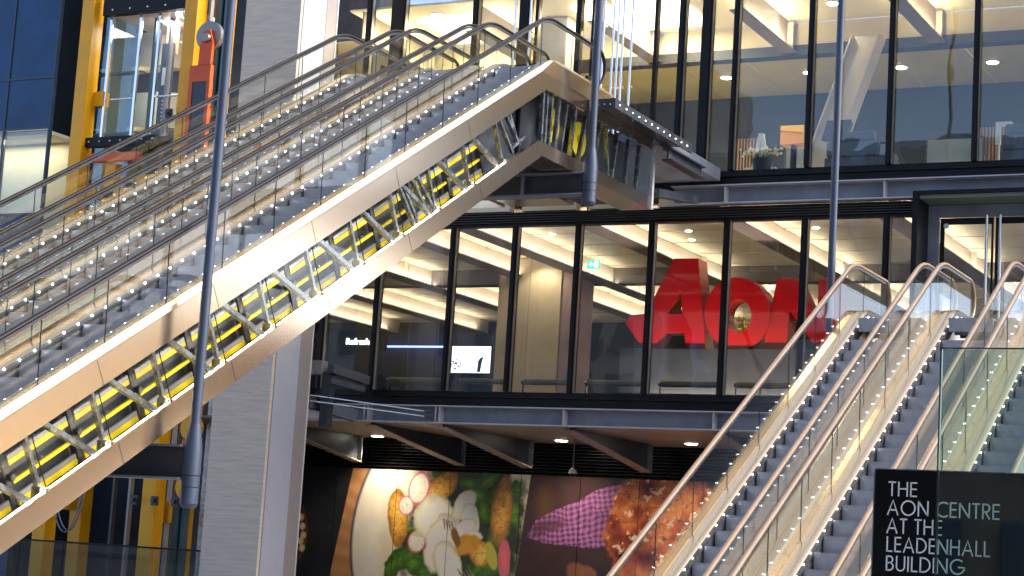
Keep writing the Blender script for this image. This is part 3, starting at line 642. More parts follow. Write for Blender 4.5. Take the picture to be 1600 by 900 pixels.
for k in range(0, 16, 2):
    t = TK[k]+.1
    for na, nb in ((-7.785, -8.135), (-8.96, -9.275)):
        b = MB(); b.bar(tp(t, na, XA+.0005), tp(t, nb, XA+.0005), .004, .007, (0, C_, S_)); b.build('panel_joint', BLACK, escA)
for k, t in enumerate(TK):
    b = MB(); b.bar(tp(t, -8.12, XA-.16), tp(t, -8.98, XA-.16), .06, .07, (1, 0, 0)); b.box(*[v for ab in zip(np.array(tp(t, -8.97, XA-.16))-.07, np.array(tp(t, -8.97, XA-.16))+.07) for v in ab]); b.build('strut', STRUT, escA)
    if k < len(TK)-1:
        b = MB(); b.bar(tp(t+.25, -8.10, XA-.09), tp(t+1.135, -9.0, XA-.09), .07, .09, (1, 0, 0)); b.build('diagonal', STRUT, escA)
    b = MB(); b.bar(tp(t-.14, -8.3, XA-.54), tp(t-.14, -9.1, XA-.54), .08, .11, (1, 0, 0)); b.tube([tp(t-.12, -8.72, XA-.52), tp(t-.12, -8.72, XA-.4)], .05, 8); b.build('roller_bracket', STEELD, escA)
    for n0, m_, h_, nm in ((-8.52, SILV, .055, 'track'), (-8.592, YRAIL, .075, 'yellow_track'), (-8.86, YRAIL, .05, 'yellow_track'), (-9.065, SILV, .06, 'track'), (-9.142, YRAIL, .08, 'yellow_track')):
        if k == len(TK)-1: continue
        b = MB(); b.bar(tp(t-.03, n0+.03, XA-.52), tp(t+1.385-.20, n0+.03, XA-.52), .04, h_, (0, -S_, C_)); b.build(nm, m_, escA)
    if k < len(TK)-1:
        b = MB(); v = [tp(t+.006, -8.13, XA-.02), tp(t+1.379, -8.13, XA-.02), tp(t+1.379, -8.96, XA-.02), tp(t+.006, -8.96, XA-.02)]
        v2 = [(x-.012, y, z) for x, y, z in v]; b.add(v+v2, [(0,1,2,3),(7,6,5,4)], 0); b.add(v+v2, [(0,4,5,1),(1,5,6,2),(2,6,7,3),(3,7,4,0)], 1); b.build('side_pane', [GBAL, GEDGE], escA)
        b = MB()
        for n0 in (-8.2, -8.5, -8.9):
            for dt in (.06, 1.32): p = tp(t+dt, n0, XA-.018); b.tube([p, (p[0]+.012, p[1], p[2])], .013, 8)
        b.build('pane_bolts', CHROME, escA, kind='stuff')
for (ta, tb, na, nb) in ((26.62, 26.9, -8.15, -8.98), (26.75, 27.03, -8.15, -8.98), (27.05, 27.45, -8.12, -8.97), (27.25, 27.66, -8.12, -8.97), (30.62, 30.92, -8.15, -8.9), (30.9, 31.25, -8.1, -8.85), (31.05, 31.15, -8.1, -8.6)):
    b = MB(); b.bar(tp(ta, na, XA-.1), tp(tb, nb, XA-.1), .06, .07, (1, 0, 0)); b.build('strut', STRUT, escA)
b = MB(); b.bar(tp(31.5, -8.75, XA-.1), tp(30.9, -8.8, XA-.1), .06, .08, (1, 0, 0)); b.build('strut', STRUT, escA)
for (y0, y1) in ((32.45, 32.45), (32.62, 32.62), (32.85, 32.8), (33.2, 33.05), (33.55, 33.35), (33.95, 33.8), (34.5, 34.2), (35.2, 34.9), (35.5, 35.7), (36.1, 35.9), (36.7, 36.6), (37.3, 37.2)):
    b = MB(); b.bar((XA-.12, y0, 10.78), (XA-.12, y1, 9.74), .06, .08, (1, 0, 0)); b.build('strut', STRUT, escA)
for (y0, y1) in ((32.5, 33.9), (33.92, 35.3), (35.32, 36.55), (36.57, 37.75)):
    b = MB(); b.box(XA-.03, XA-.018, y0, y1, 9.745, 10.78); b.build('side_pane', GBAL, escA)
for y in (33.45, 34.75):
    c = (XA-.42, y, 10.35); b = MB(); b.tube([(c[0], y, c[2]), (c[0]+.05, y, c[2])], .36, 24); b.tube([(c[0]+.05, y, c[2]), (c[0]+.12, y, c[2])], .09, 12); b.build('drive_wheel', YRAIL, escA, True)
b = MB(); b.box(XA-.6, XA-.55, 32.4, 37.7, 9.5, 10.9); b.build('landing_back_panel', STEELD, escA)
b = MB(); b.box(XA-.02, XA+.05, 37.76, 37.86, 9.46, 10.79); b.box(XA-.7, XA-.021, 37.79, 37.84, 9.46, 10.79); b.build('end_plate', mat('pale_end_plate', (.62, .63, .66), .4, .2), escA)
# landings between escalators and facade
s = MB(); s.box(-21.2, -15.95, 37.88, YF-.3, 10.9, 11.2); s.build('upper_landing', STEELG, None, kind='structure')
s = MB(); s.box(-10.0, -4.8, 36.2, YF-.3, 5.5, 5.8); s.build('lower_landing', STEELG, None, kind='structure')
# bolted walkway plate beside the upper landing
wp = thing('walkway_beam', (-15.75, 34.3, 10.9), 'dark bolted channel beam beside the head of the nearest left escalator', 'beam')
s = MB(); s.box(-16.04, -15.45, 34.3, 38.6, 11.02, 11.06); s.box(-15.49, -15.45, 34.3, 38.6, 10.86, 11.019); s.box(-16.04, -15.491, 34.3, 34.34, 10.86, 11.019); s.build('channel', STEELD, wp)
s = MB()
for k in range(12): s.ball((-15.445, 34.5+.34*k, 10.95), .022, 6); s.ball((-15.75+.12*(k % 2), 34.6+.33*k, 11.012), .022, 6)
for k in range(4): s.ball((-15.95+.13*k, 34.295, 10.94), .022, 6)
s.build('bolts', CHROME, wp, kind='stuff')
s = MB(); s.box(-15.75, -15.5, 37.6, 39.6, 10.74, 10.77); s.box(-15.64, -15.6, 37.6, 39.6, 10.53, 10.739); s.box(-15.75, -15.5, 37.6, 39.6, 10.5, 10.529); s.build('stub_beam', STEELD, wp)
s = MB(); s.bar((-16.0, 37.9, 9.85), (-15.9, 40.0, 10.1), .2, .18); s.build('raking_strut', STEELD, wp)
# hangers and the beams they carry
def hanger(x, y, zb, ztop, r, lab, fit=True):
    o = thing('hanger_pole', (x, y, zb), lab, 'pole', 'blue grey hanger poles')
    m_ = mat('blue_grey_pole_paint', (.05, .07, .115), .36, .1, .08, 3.)
    s = MB(); s.tube([(x, y, zb+(1.1 if fit else 0)), (x, y, ztop)], r, 16); s.build('rod', m_, o, True)
    if fit:
        s = MB(); s.tube([(x, y, zb+.06), (x, y, zb+.0)], [r*1.75, r*1.3], 18); s.tube([(x, y, zb+.06), (x, y, zb+.28)], r*1.75, 18); s.tube([(x, y, zb+.29), (x, y, zb+.44)], r*1.75, 18)
        s.tube([(x, y, zb+.45), (x, y, zb+.82), (x, y, zb+1.16)], [r*1.8, r*1.75, r*1.15], 18); s.build('end_fitting', m_, o, True)
        s = MB(); s.tube([(x, y, zb+.27), (x, y, zb+.3)], r*1.6, 16); s.tube([(x, y, zb+.43), (x, y, zb+.46)], r*1.6, 16); s.build('fitting_groove', BLACK, o)
    return o
hanger(-15.74, 21.46, 2.12, 24, .072, 'blue grey hanger pole with thick end fitting in front of the nearest left escalator')
hanger(-15.74, 33.9, 8.78, 24, .085, 'blue grey hanger pole at the head of the left escalators')
hanger(-9.9, 31.45, 5.9, 24, .065, 'thin hanger pole rising beside the leftmost right-hand escalator', False)
for y, z0, z1, x0, lab in ((21.46, 2.5, 2.98, -21.3, 'dark steel cross beam under the left escalators at the lower pole'), (33.9, 8.98, 9.44, -21.3, 'dark steel cross beam under the upper landing')):
    o = thing('cross_beam', (-16, y, z0), lab, 'beam')
    s = MB(); s.box(x0, -15.86, y-.02, y+.02, z0+.03, z1-.03); s.build('web', STEELD, o)
    s = MB(); s.box(x0, -15.84, y-.16, y+.16, z1-.03, z1); s.box(x0, -15.84, y-.16, y+.16, z0, z0+.03); s.build('flange', STEELG, o)
    s = MB(); s.box(-18.9, -18.88, y-.15, y-.021, z0+.031, z1-.031); s.box(-17.2, -17.18, y-.15, y-.021, z0+.031, z1-.031); s.build('stiffener', STEELG, o)
    if y > 30:
        for x in (-18.2, -16.9):
            s = MB(); s.box(x-.25, x+.25, y-.1, y+.3, z1+.001, z1+.018); s.build('bearing_pad', BLACK, o)
# ------------------------------------------------------------------ great column
co = thing('steel_column', (-26.5, 38.8, 0), 'massive pale grey column standing behind the left escalators', 'column')
s = MB(); s.bev(-27.4, -25.75, 38, 38.12, 0, 27, .015); s.build('front_cladding', COLF, co)
s = MB(); s.box(-27.38, -25.77, 38.121, 39.18, 0, 27); s.build('core', COLS, co)
s = MB(); s.box(-27.4, -25.76, 39.181, 39.66, 0, 27); s.build('rear_flange', COLB, co)
s = MB(); s.box(-27.4, -25.745, 39.661, 39.70, 0, 27); s.build('edge_strip', WHITE, co)
s = MB(); s.box(-25.769, -25.74, 38.1, 38.13, 0, 27); s.build('corner_trim', STEELG, co)
# steelwork and tie rods at the facade corner
sb = thing('corner_bracket', (-26, 40.5, 5.0), 'grey steel bracket and frames at the lower left corner of the glazed storey', 'bracket')
a, b_ = at(536, 580, Y=41), at(580, 595, Y=41.9)
s = MB(); s.bar((a[0], 40.4, a[2]), (b_[0]-.1, 41.85, b_[2]), .2, .22); s.build('arm', STEELD, sb)
s = MB(); s.bar((a[0], 40.4, a[2]-.3), (b_[0]-.15, 41.8, b_[2]-.24), .12, .14); s.build('arm', STEELD, sb)
c = at(512, 600, Y=40.6); s = MB(); s.box(c[0]-.12, c[0]+.12, 40.5, 40.75, 4.7, c[2]+.3); s.build('upright', STEELD, sb)
c = at(495, 574, Y=40.5); s = MB(); s.box(c[0]-.2, c[0]+.2, 40.4, 40.7, c[2]-.17, c[2]+.17); s.build('end_box', mat('pale_bracket_box', (.25, .25, .26), .5), sb)
a, b_ = at(484, 628, Y=40.6), at(555, 650, Y=41.6); s = MB(); s.bar(a, b_, .22, .30); s.build('lower_arm', STEELD, sb)
for i, (q0, q1) in enumerate((((484, 617), (674, 644)), ((484, 626), (674, 652)))):
    p0, p1 = at(*q0, Y=40.3), at(*q1, Y=41.72); o = thing('tie_rod', p0, ['upper', 'lower'][i]+' of two thin steel tie rods running to the facade edge beam', 'rod', 'tie rods at the facade corner')
    s = MB(); s.tube([p0, p1], .016, 8); s.build('rod', CHROME, o, True)
    d = np.array(p1)-np.array(p0); s = MB(); s.tube([np.array(p1)-d*.06, np.array(p1)-d*.02, p1], [.018, .04, .045], 10); s.build('fork_end', STEELD, o, True)

# ------------------------------------------------------------------ lifts: yellow frame, car, counterweights
lf = thing('lift_shaft', (-32, 40, 0), 'tall yellow steel lift shaft frame behind the left escalators', 'lift frame')
for x0, y0 in ((-34.36, 40), (at(104, 850, Y=42.6)[0], 42.6), (-30.84, 40), (at(264, 850, Y=42.6)[0], 42.6)):
    s = MB(); s.bev(x0, x0+.42, y0, y0+.45, 0, 26, .02); s.build('post', YEL, lf)
for x0, x1, zs in ((-34.1, at(112, 850, Y=42.6)[0], (2.3, 7.2, 20.5)), (-30.6, at(272, 850, Y=42.6)[0], (2.1, 7.0, 9.9, 20.5))):
    for z in zs: s = MB(); s.bar((x0, 40.44, z+.27), (x1+.1, 42.61, z+.27), .3, .55); s.build('cross_bar', YEL, lf)
for x in (-30.4, -31.05, -29.75):
    for z in (2.62, 12.9):
        s = MB(); s.box(x-.06, x+.12, 39.9, 39.99, z-.12, z+.12); s.tube([(x+.03, 39.9, z), (x+.03, 39.82, z)], .05, 10); s.tube([(x+.1, 39.86, z+.08), (x+.2, 39.86, z+.08)], .03, 8); s.build('guide_shoe', STEELD, lf)
TEAL = mat('teal_guide_paint', (.06, .12, .14), .4, .3, .2, 3.)
for i, x in enumerate((-30.2, -29.98, -30.12, -32.45, -32.0, -31.6, -31.25, -30.95)):
    s = MB(); s.box(x, x+(.16 if i < 3 else .07), 40.5+.1*i, 40.65+.1*i, 0, 26); s.build('guide_rail', TEAL if i < 3 else [STEELD, COLB, STRUT][i % 3], lf)
cr = thing('glass_lift', (-32.3, 41.2, 12.2), 'glass lift car with white ceiling light inside the yellow frame', 'lift')
s = MB(); s.bev(-34.0, -31.6, 40.15, 40.35, 12.15, 12.42, .01); s.build('floor_beam', BLACK, cr)
s = MB(); s.bev(-33.75, -30.95, 40.15, 40.35, 15.86, 16.5, .01); s.build('header_beam', BLACK, cr)
s = MB()
for k in range(7): s.ball((-33.8+.36*k, 40.14, 12.29), .035, 8)
for k in range(4): s.ball((-33.4+.6*k, 40.14, 16.0), .035, 8)
s.build('bolts', CHROME, cr, kind='stuff')
s = MB(); s.box(-33.6, -31.0, 40.36, 42.4, 12.25, 12.4); s.build('car_floor', STEELD, cr)
s = MB(); s.box(-33.6, -31.0, 40.36, 42.4, 15.9, 16.0); s.build('car_ceiling', WHITE, cr)
for x0, x1, y0, y1 in ((-33.55, -32.6, 40.38, 40.40), (-32.55, -31.95, 40.38, 40.40), (-31.9, -31.05, 40.38, 40.40), (-33.56, -31.06, 42.36, 42.38)):
    s = MB(); s.box(x0, x1, y0, y1, 12.42, 15.86); s.build('glass_panel', GBAL, cr)
for xx in (-33.57, -31.03):
    s = MB(); s.box(xx-.01, xx+.01, 40.45, 42.35, 12.42, 15.86); s.build('glass_panel', GBAL, cr)
for x in (-33.6, -32.58, -31.93, -31.0):
    s = MB(); s.box(x-.035, x+.035, 40.36, 40.43, 12.42, 15.86); s.build('car_post', CHROME, cr)
for (x0, x1) in ((-33.5, -32.62), (-31.9, -31.06)):
    s = MB(); s.tube([(x0, 40.5, 13.55), (x1, 40.5, 13.55)], .03, 10); s.build('grab_rail', CHROME, cr, True)
cpn = MB(); cpn.box(-32.5, -32.1, 41.3, 41.36, 12.42, 15.3); cp_ = cpn.build('control_panel', STEELD, cr)
s = MB(); s.box(-32.42, -32.24, 41.29, 41.298, 14.1, 14.6); s.build('notice', WHITE, cp_)
s = MB()
for k in range(6): s.disc((-32.32, 41.295, 13.1+.11*k), .03, (0, -1, 0), 10, .01)
s.build('buttons', WHITE, cp_, kind='stuff')
s = MB(); s.box(-32.45, -32.1, 41.4, 41.5, 15.0, 15.85); s.build('orange_panel', mat('pale_orange_panel', (.8, .32, .12), .5), cr)
s = MB(); s.disc((-31.2, 40.25, 15.75), .09, (0, -.6, -1), 14, .03); s.disc((-32.3, 41.4, 15.88), .2, (0, 0, -1), 16, .02); s.build('car_lamp', emis('lift_lamp', (.8, .88, 1), 14.), cr)
area('lift_light', (-32.3, 41.4, 15.8), 1.6, 1.2, 60, (.82, .9, 1), (0, 0, 0), cr)
s = MB(); s.bev(-33.75, -32.05, 40.1, 40.3, 11.72, 11.95, .01); s.build('buffer_bar', ORG, cr)
for x0, x1, z0, z1 in ((-33.3, -32.95, 10.2, 11.7), (-33.9, -32.2, 10.75, 11.0), (-32.4, -31.2, 11.15, 11.35), (-33.93, -33.62, 13.35, 13.75)):
    s = MB(); s.box(x0, x1, 40.32, 40.6, z0, z1); s.build('sling_bar', YEL, cr)
s = MB(); s.bar((-33.2, 40.7, 10.3), (-31.0, 40.7, 11.5), .2, .22); s.build('sling_brace', ORG, cr)
for nm, x, z, lab in (('lift_counterweight', -29.95, 13.2, 'orange lift counterweight with grey pulley wheel beside the column top'), ('lift_pulley', -29.15, 4.0, 'orange pulley housing with yellow wheel left of the column foot')):
    o = thing(nm, (x, 39.7, z), lab, 'pulley')
    if nm == 'lift_counterweight':
        s = MB(); s.box(x-.32, x-.2, 39.7, 39.85, z-3.2, z+.9); s.box(x-.2, x+.35, 39.7, 39.85, z+.45, z+.9); s.box(x+.26, x+.36, 39.7, 39.85, z-3.2, z+.45); s.build('frame', ORG, o)
        s = MB(); s.box(x-.19, x+.25, 39.72, 39.83, z-3.2, z+.44); s.build('weight_block', STEELD, o)
        s = MB(); s.prism([(x-.06, z+.9), (x+.34, z+.9), (x+.36, z+1.5), (x+.24, z+1.86), (x+.02, z+1.8), (x-.04, z+1.4)], 39.68, 39.78); s.build('yoke', ORG, o)
        s = MB(); s.tube([(x+.12, 39.95, z+1.72), (x+.12, 39.8, z+1.72)], .40, 30); s.build('pulley_rim', mat('pulley_grey', (.3, .28, .26), .4, .6), o, True)
        s = MB(); s.tube([(x+.16, 39.67, z+1.62), (x+.16, 39.6, z+1.62)], [.13, .11], 20); s.build('pulley_hub', mat('pulley_grey', (.3, .28, .26), .4, .6), o, True)
    else:
        s = MB(); s.bev(x-.2, x+.25, 39.5, 39.7, z+.9, z+1.45, .02); s.bev(x-.2, x+.3, 39.5, 39.7, z-.5, z+.2, .02); s.build('housing', ORG, o)
        s = MB(); s.tube([(x+.02, 39.49, z+1.18), (x+.02, 39.46, z+1.18)], .15, 20); s.build('gauge', mat('gauge_glass', (.25, .38, .4), .2), o, True)
        for dz in (.5, -1.0): s = MB(); s.tube([(x+.05, 39.6, z+dz), (x+.05, 39.5, z+dz)], .33, 24); s.tube([(x+.05, 39.5, z+dz), (x+.05, 39.45, z+dz)], .1, 12); s.build('wheel', YEL, o, True)
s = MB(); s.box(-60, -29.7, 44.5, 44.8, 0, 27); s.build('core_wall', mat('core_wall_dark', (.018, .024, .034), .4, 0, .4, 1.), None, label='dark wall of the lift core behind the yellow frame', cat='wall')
for i, x in enumerate((-38.5, -36.2, -33.6, -31.8, -31.2, -30.6, -30.1)):
    s = MB(); s.box(x, x+.12+.05*(i % 2), 43.9, 44.1, 0, 11); s.build('service_pipe', [STEELD, COLB, TEAL, STRUT][i % 4], None, label='vertical service pipe on the dark core wall, number %s from the left' % ['one', 'two', 'three', 'four', 'five', 'six', 'seven'][i], cat='pipe', group='service pipes on the core wall')
# looping cables under the truss
p0, p1, p2 = at(80, 770, Y=37), at(108, 832, Y=37), at(134, 770, Y=37)
for i in range(2):
    pts = []
    for k in range(17):
        t = k/16; x = p0[0]+(p2[0]-p0[0])*t+.06*i; pts.append((x, 37+.05*i, p1[2]+.05*i+(p0[2]-p1[2]+1.0*(t > .5)*(2*t-1))*(2*t-1)**2))
    s = MB(); s.tube(pts, .02, 8); s.build('cable', mat('grey_cable', (.14, .14, .15), .5), None, True, label=['outer', 'inner'][i]+' of two looping grey cables hanging below the left truss', cat='cable', group='looping cables')
# ground floor glass balustrade at the lower left
zr = at(150, 850, Y=38.2)[2]; gb = thing('glass_balustrade', (-30, 38.2, 0), 'glass balustrade with black top rail before the yellow posts', 'balustrade')
s = MB(); s.bev(-36, -27.5, 38.17, 38.23, zr-.03, zr+.02, .008); s.build('top_rail', BLACK, gb)
for k in range(6): s = MB(); s.box(-36+1.42*k+.01, -36+1.42*k+1.4, 38.19, 38.205, zr-1.3, zr-.035); s.build('glass_panel', glass('tinted_balustrade_glass', (.72, .78, .80), .02, .4, 3.5), gb)
s = MB(); s.box(-36, -27.5, 38.1, 44.4, zr-1.6, zr-1.31); s.build('gallery_floor', FLOORM, None, kind='structure')
# blue glazed tower at the far left
tw = thing('glass_tower', (-40, 41.6, 0), 'blue glazed stair tower at the left edge behind the escalators', 'tower')
BLU = mat('blue_glazed_spandrel', (.008, .05, .13), .25, .2, .35, .7, 0, 0, .08, spec=.35); BLG = glass('blue_tower_glass', (.28, .5, .68), .12, .6, 2.5, .01, .5)
xe = at(82, 150, Y=41.6)[0]
xs = [xe-7, xe-4.2, at(12, 150, Y=41.6)[0], xe]
zs = [0, 3.2, 7.4, at(20, 335, Y=41.6)[2], at(20, 203, Y=41.6)[2], at(20, 125, Y=41.6)[2], 17.6, 22, 26]
for i in range(3):
    for j in range(len(zs)-1):
        s = MB(); s.box(xs[i]+.03, xs[i+1]-.03, 41.6, 41.66, zs[j]+.03, zs[j+1]-.03); s.build('tower_panel', GWIN if j == 3 else BLG if j == 1 else BLU, tw)
s = MB()
for x in xs: s.box(x-.029, x+.029, 41.57, 41.7, 0, 26)
for z in zs: s.box(xs[0], xs[-1]-.03, 41.575, 41.69, z-.028, z+.028)
s.build('tower_frame', mat('navy_frame_paint', (.02, .04, .08), .35), tw)
s = MB(); s.box(xe-7, xe-.2, 43.0, 43.1, zs[2], zs[4]); s.box(xe-7, xe-.2, 41.9, 43, zs[4]-.1, zs[4]); s.build('tower_room', CREAM, tw)
area('tower_room_light', (xe-2, 42.4, zs[4]-.15), 3, .6, 22, (1, .92, .66), (0, 0, 0), tw)
# glazed bay between the tower and the lift
gy = thing('glazed_bay', (-36, 43, 0), 'tall teal glazed bay between blue tower and yellow lift post', 'window')
x0, x1 = xe+.15, -34.4
for j, (z0, z1) in enumerate(((5, 9.0), (9.05, 13.1), (13.15, 14.9), (14.95, 17.4), (17.45, 22))):
    s = MB(); s.box(x0, x1, 42.6, 42.64, z0, z1); s.build('pane', BLG, gy)
    s = MB(); s.box(x0, x1+.3, 42.5, 42.7, z1, z1+.05); s.build('transom', STEELD, gy)
for z in (13.4, 15.2):
    s = MB(); s.prismx([(42.9, z), (44.3, z+.2), (44.3, z+1.3), (42.9, z+1.0)], x0, x1+.6); s.build('sloped_ceiling', CREAM, gy)
    area('bay_light', ((x0+x1)/2, 43.2, z-.6), 1.2, .3, 5, (1, .9, .7), (math.pi, 0, 0), gy)
# ------------------------------------------------------------------ food posters on the ground-floor hoarding
YP = 48.0-.06
def vnoise(x, z, s, seed):
    r = np.random.default_rng(seed); G = r.random((64, 64)); u = x*s; v = z*s
    i = np.floor(u).astype(int); j = np.floor(v).astype(int); fu = u-i; fv = v-j; fu = fu*fu*(3-2*fu); fv = fv*fv*(3-2*fv)
    g = lambda a, b: G[a % 64, b % 64]
    return (g(i, j)*(1-fu)+g(i+1, j)*fu)*(1-fv)+(g(i, j+1)*(1-fu)+g(i+1, j+1)*fu)*fv
def fbm(x, z, s, seed): return .5*vnoise(x, z, s, seed)+.3*vnoise(x, z, s*2.1, seed+1)+.2*vnoise(x, z, s*4.3, seed+2)
def PM(px, py):
    p = at(px, py, Y=YP); return p[0], p[2]
def art(x, z):
    """printed picture of the hoarding; all shapes are given in metres on the board"""
    n1 = fbm(x, z, 1.3, 3); n2 = fbm(x, z, 5, 9); n3 = fbm(x, z, 14, 21)
    c = np.stack([.012+.03*n3*n1, .014+.03*n3*n1, .02+.035*n3*n1], -1)
    def put(mask, col, soft=None):
        col = np.broadcast_to(np.asarray(col, float), c.shape) if np.ndim(col) == 1 else col
        m_ = np.clip(mask, 0, 1)[..., None]; c[:] = c*(1-m_)+col*m_
    def ell(px, py, rx, ry, rot=0., soft=.05, wob=.0, seed=5):
        cx0, cz0 = PM(px, py); k = 1/45.5                        # metres per photo pixel on the board
        dx, dz = x-cx0, z-cz0; a = R(rot); u = dx*math.cos(a)+dz*math.sin(a); v = -dx*math.sin(a)+dz*math.cos(a)
        d = np.sqrt((u/(rx*k))**2+(v/(ry*k))**2)
        if wob: d = d+wob*(fbm(x+seed, z, 3.2, seed)-.5)*2
        return np.clip((1-d)/soft, 0, 1), d, u, v
    def half(p, q, soft=.02):                                    # 1 to the right of the line p-q
        a, b = PM(*p), PM(*q); nx, nz = (b[1]-a[1]), -(b[0]-a[0]); L = math.hypot(nx, nz); s = ((x-a[0])*nx+(z-a[1])*nz)/L
        return np.clip(s/soft+.5, 0, 1)
    rb = half((805, 900), (830, 743))                            # right of the plate picture
    lb = half((515, 900), (552, 733))
    # bowl on slate
    m_, d, u, v = ell(455, 832, 27, 46); put(m_, [.16, .045, .02]); m2, d, u, v = ell(455, 832, 24, 42); put(m2, [.03, .02, .015])
    for (a, b) in ((471, 808), (473, 822), (474, 836), (470, 845), (472, 856)): m_, d, u, v = ell(a, b, 5, 5.5); put(m_, np.stack([.75-.3*d, .6-.3*d, .42-.28*d], -1).clip(0, 1)); 
    # wood table, plate
    plate_zone = lb*(1-rb)
    st = .5+.5*np.sin((x*.6+z*1.4)*9+6*n1); wood = np.stack([.34+.18*st*n2, .17+.10*st*n2, .075+.05*st*n2], -1)
    put(plate_zone, wood)
    m_, dpl, u, v = ell(722, 850, 170, 190, 0, .02); put(m_*plate_zone, [.02, .025, .09])
    m_, dpl, u, v = ell(722, 850, 166.5, 186.5, 0, .02); sh = np.clip(.92-.25*n1-.3*np.clip(dpl-.8, 0, .2)*2, 0, 1)
    put(m_*plate_zone, np.stack([.80*sh, .75*sh, .66*sh], -1))
    m_, dpl, u, v = ell(735, 850, 140, 160, 0, .1); put(m_*plate_zone*.75, np.stack([.66-.1*n1, .58-.1*n1, .44-.1*n1], -1))
    m_, d, u, v = ell(728, 838, 108, 118, 0, .25, .25, 4); put(m_*plate_zone, np.stack([.02+.05*n2*n1, .028+.05*n2*n1, .016+.02*n2], -1))
    def leaf(px, py, rx, ry, rot, seed):
        m_, d, u, v = ell(px, py, rx, ry, rot, .12, .22, seed); vein = np.exp(-(v/.02)**2)*.10
        g_ = np.clip(1.15-.8*d, .1, 1)*(.25+1.1*n2*n2*2); put(m_*plate_zone, np.stack([.012+.075*g_+vein*.5, .035+.17*g_+vein*.6, .008+.02*g_], -1).clip(0, 1))
    for i, (px, py, rx, ry, ro) in enumerate(((628, 872, 26, 15, 20), (655, 884, 22, 16, -30), (612, 890, 18, 12, 70), (643, 862, 24, 8, 50), (668, 890, 16, 22, 20), (745, 772, 14, 26, -30), (762, 752, 20, 10, 30), (735, 757, 16, 10, 0), (770, 778, 18, 12, 60), (757, 800, 12, 18, 10), (760, 886, 22, 14, 10), (742, 893, 16, 14, 80), (772, 845, 10, 24, 10), (803, 800, 9, 22, 15), (806, 765, 8, 14, 0), (690, 741, 14, 8, 0), (640, 826, 16, 5, 12), (656, 770, 5, 22, 10), (790, 830, 8, 16, -20), (700, 882, 20, 14, 30))): leaf(px, py, rx, ry, ro, 30+i)
    def potato(px, py, rx, ry, rot, seed, dark=1.):
        m_, d, u, v = ell(px, py, rx, ry, rot, .08, .12, seed); b_ = np.clip(1.3-1.05*d*d, .12, 1.3)*(.45+.95*n2)*dark
        put(m_*plate_zone, np.stack([.72*b_, .36*b_, .07*b_], -1).clip(0, 1)); sp = (n3 > .62)*m_*plate_zone*.55; put(sp, [.22, .08, .02])
    potato(690, 762, 31, 17, 40, 51); potato(622, 809, 16, 39, 6, 53); potato(784, 800, 16, 47, -4, 55, .78)
    potato(752, 866, 17, 17, 0, 57, 1.1)
    def radish(px, py, rx, ry, rot, seed):
        m_, d, u, v = ell(px, py, rx, ry, rot, .07, .04, seed); put(m_*plate_zone, [.55, .10, .20])
        m_, d, u, v = ell(px, py, rx*.87, ry*.87, rot, .1, .04, seed); k = .62+.25*n3; put(m_*plate_zone, np.stack([.95*k, .88*k, .80*k], -1).clip(0, 1)); put((n3 > .63)*m_*plate_zone*.5, [.35, .28, .22])
    radish(655, 763, 16, 23, -15, 60); radish(635, 790, 12, 13, 0, 61); radish(651, 846, 14, 15, 0, 62)
    m_, d, u, v = ell(788, 874, 9.5, 28, 3, .15, .1, 63); put(m_*plate_zone, np.stack([.72-.3*d, .10+.06*n2, .13+.05*n2], -1).clip(0, 1))
    m_, d, u, v = ell(768, 868, 8, 20, 20, .15, .1, 64); put(m_*plate_zone, [.45, .40, .06])
    for (px, py, rx, ry, ro, sd_) in ((682, 815, 36, 34, -20, 70), (690, 850, 26, 40, -15, 71), (725, 790, 24, 14, 55, 72), (735, 812, 14, 22, 15, 73), (700, 880, 20, 36, 25, 74), (725, 826, 22, 12, 30, 76), (738, 838, 16, 9, 0, 77)):
        m_, d, u, v = ell(px, py, rx, ry, ro, .1, .16, sd_); k = np.clip(.98-.55*np.clip(d, 0, 1)**3, 0, 1)*(.78+.34*fbm(x, z, 1.4, sd_+7)); put(m_*plate_zone, np.stack([k, .94*k, .80*k], -1).clip(0, 1))
    m_, d, u, v = ell(728, 852, 22, 15, 20, .3, .35, 78); put(m_*plate_zone, np.stack([.45+.2*n2, .22+.1*n2, .03+0*n2], -1))
    m_, d, u, v = ell(712, 838, 7, 16, 20, .3, .3, 79); put(m_*plate_zone, [.20, .09, .02])
    # fork
    for k in range(4):
        a, b = PM(694+4*k, 812+1.5*k), PM(722+6*k, 900); t = np.clip(((x-a[0])*(b[0]-a[0])+(z-a[1])*(b[1]-a[1]))/((b[0]-a[0])**2+(b[1]-a[1])**2), 0, 1)
        t2 = t+.0; ex = x-a[0]-t*(b[0]-a[0])+.14*np.sin(t*3.1); ez = z-a[1]-t*(b[1]-a[1]); dd = np.hypot(ex, ez)
        put(np.clip((.034-dd)/.01, 0, 1)*(t < .99)*plate_zone, [.16, .13, .11]); put(np.clip((.012-dd)/.006, 0, 1)*plate_zone, [.5, .45, .4])
    # dark right picture: cloth and loaf
    put(rb, np.stack([.020+.03*n1, .011+.012*n1, .013+.012*n1], -1))
    glow, d, u, v = ell(850, 790, 18, 70, 8, 1.); put(glow*rb*.5, [.10, .055, .012])
    poly = [PM(*p) for p in ((824, 838), (838, 812), (868, 797), (905, 783), (930, 766), (985, 753), (968, 778), (962, 815), (966, 846), (930, 858), (880, 852), (840, 846))]
    ins = np.zeros_like(x, bool); xw = x+.08*(n2-.5); zw = z+.08*(n2-.5)
    for (xa, za), (xb, zb) in zip(poly, poly[1:]+poly[:1]):
        cond = ((za > zw) != (zb > zw)) & (xw < (xb-xa)*(zw-za)/(zb-za+1e-12)+xa); ins ^= cond
    fold = .5+.6*fbm(x*1.0+z*.5, z*.4, 2.2, 90)
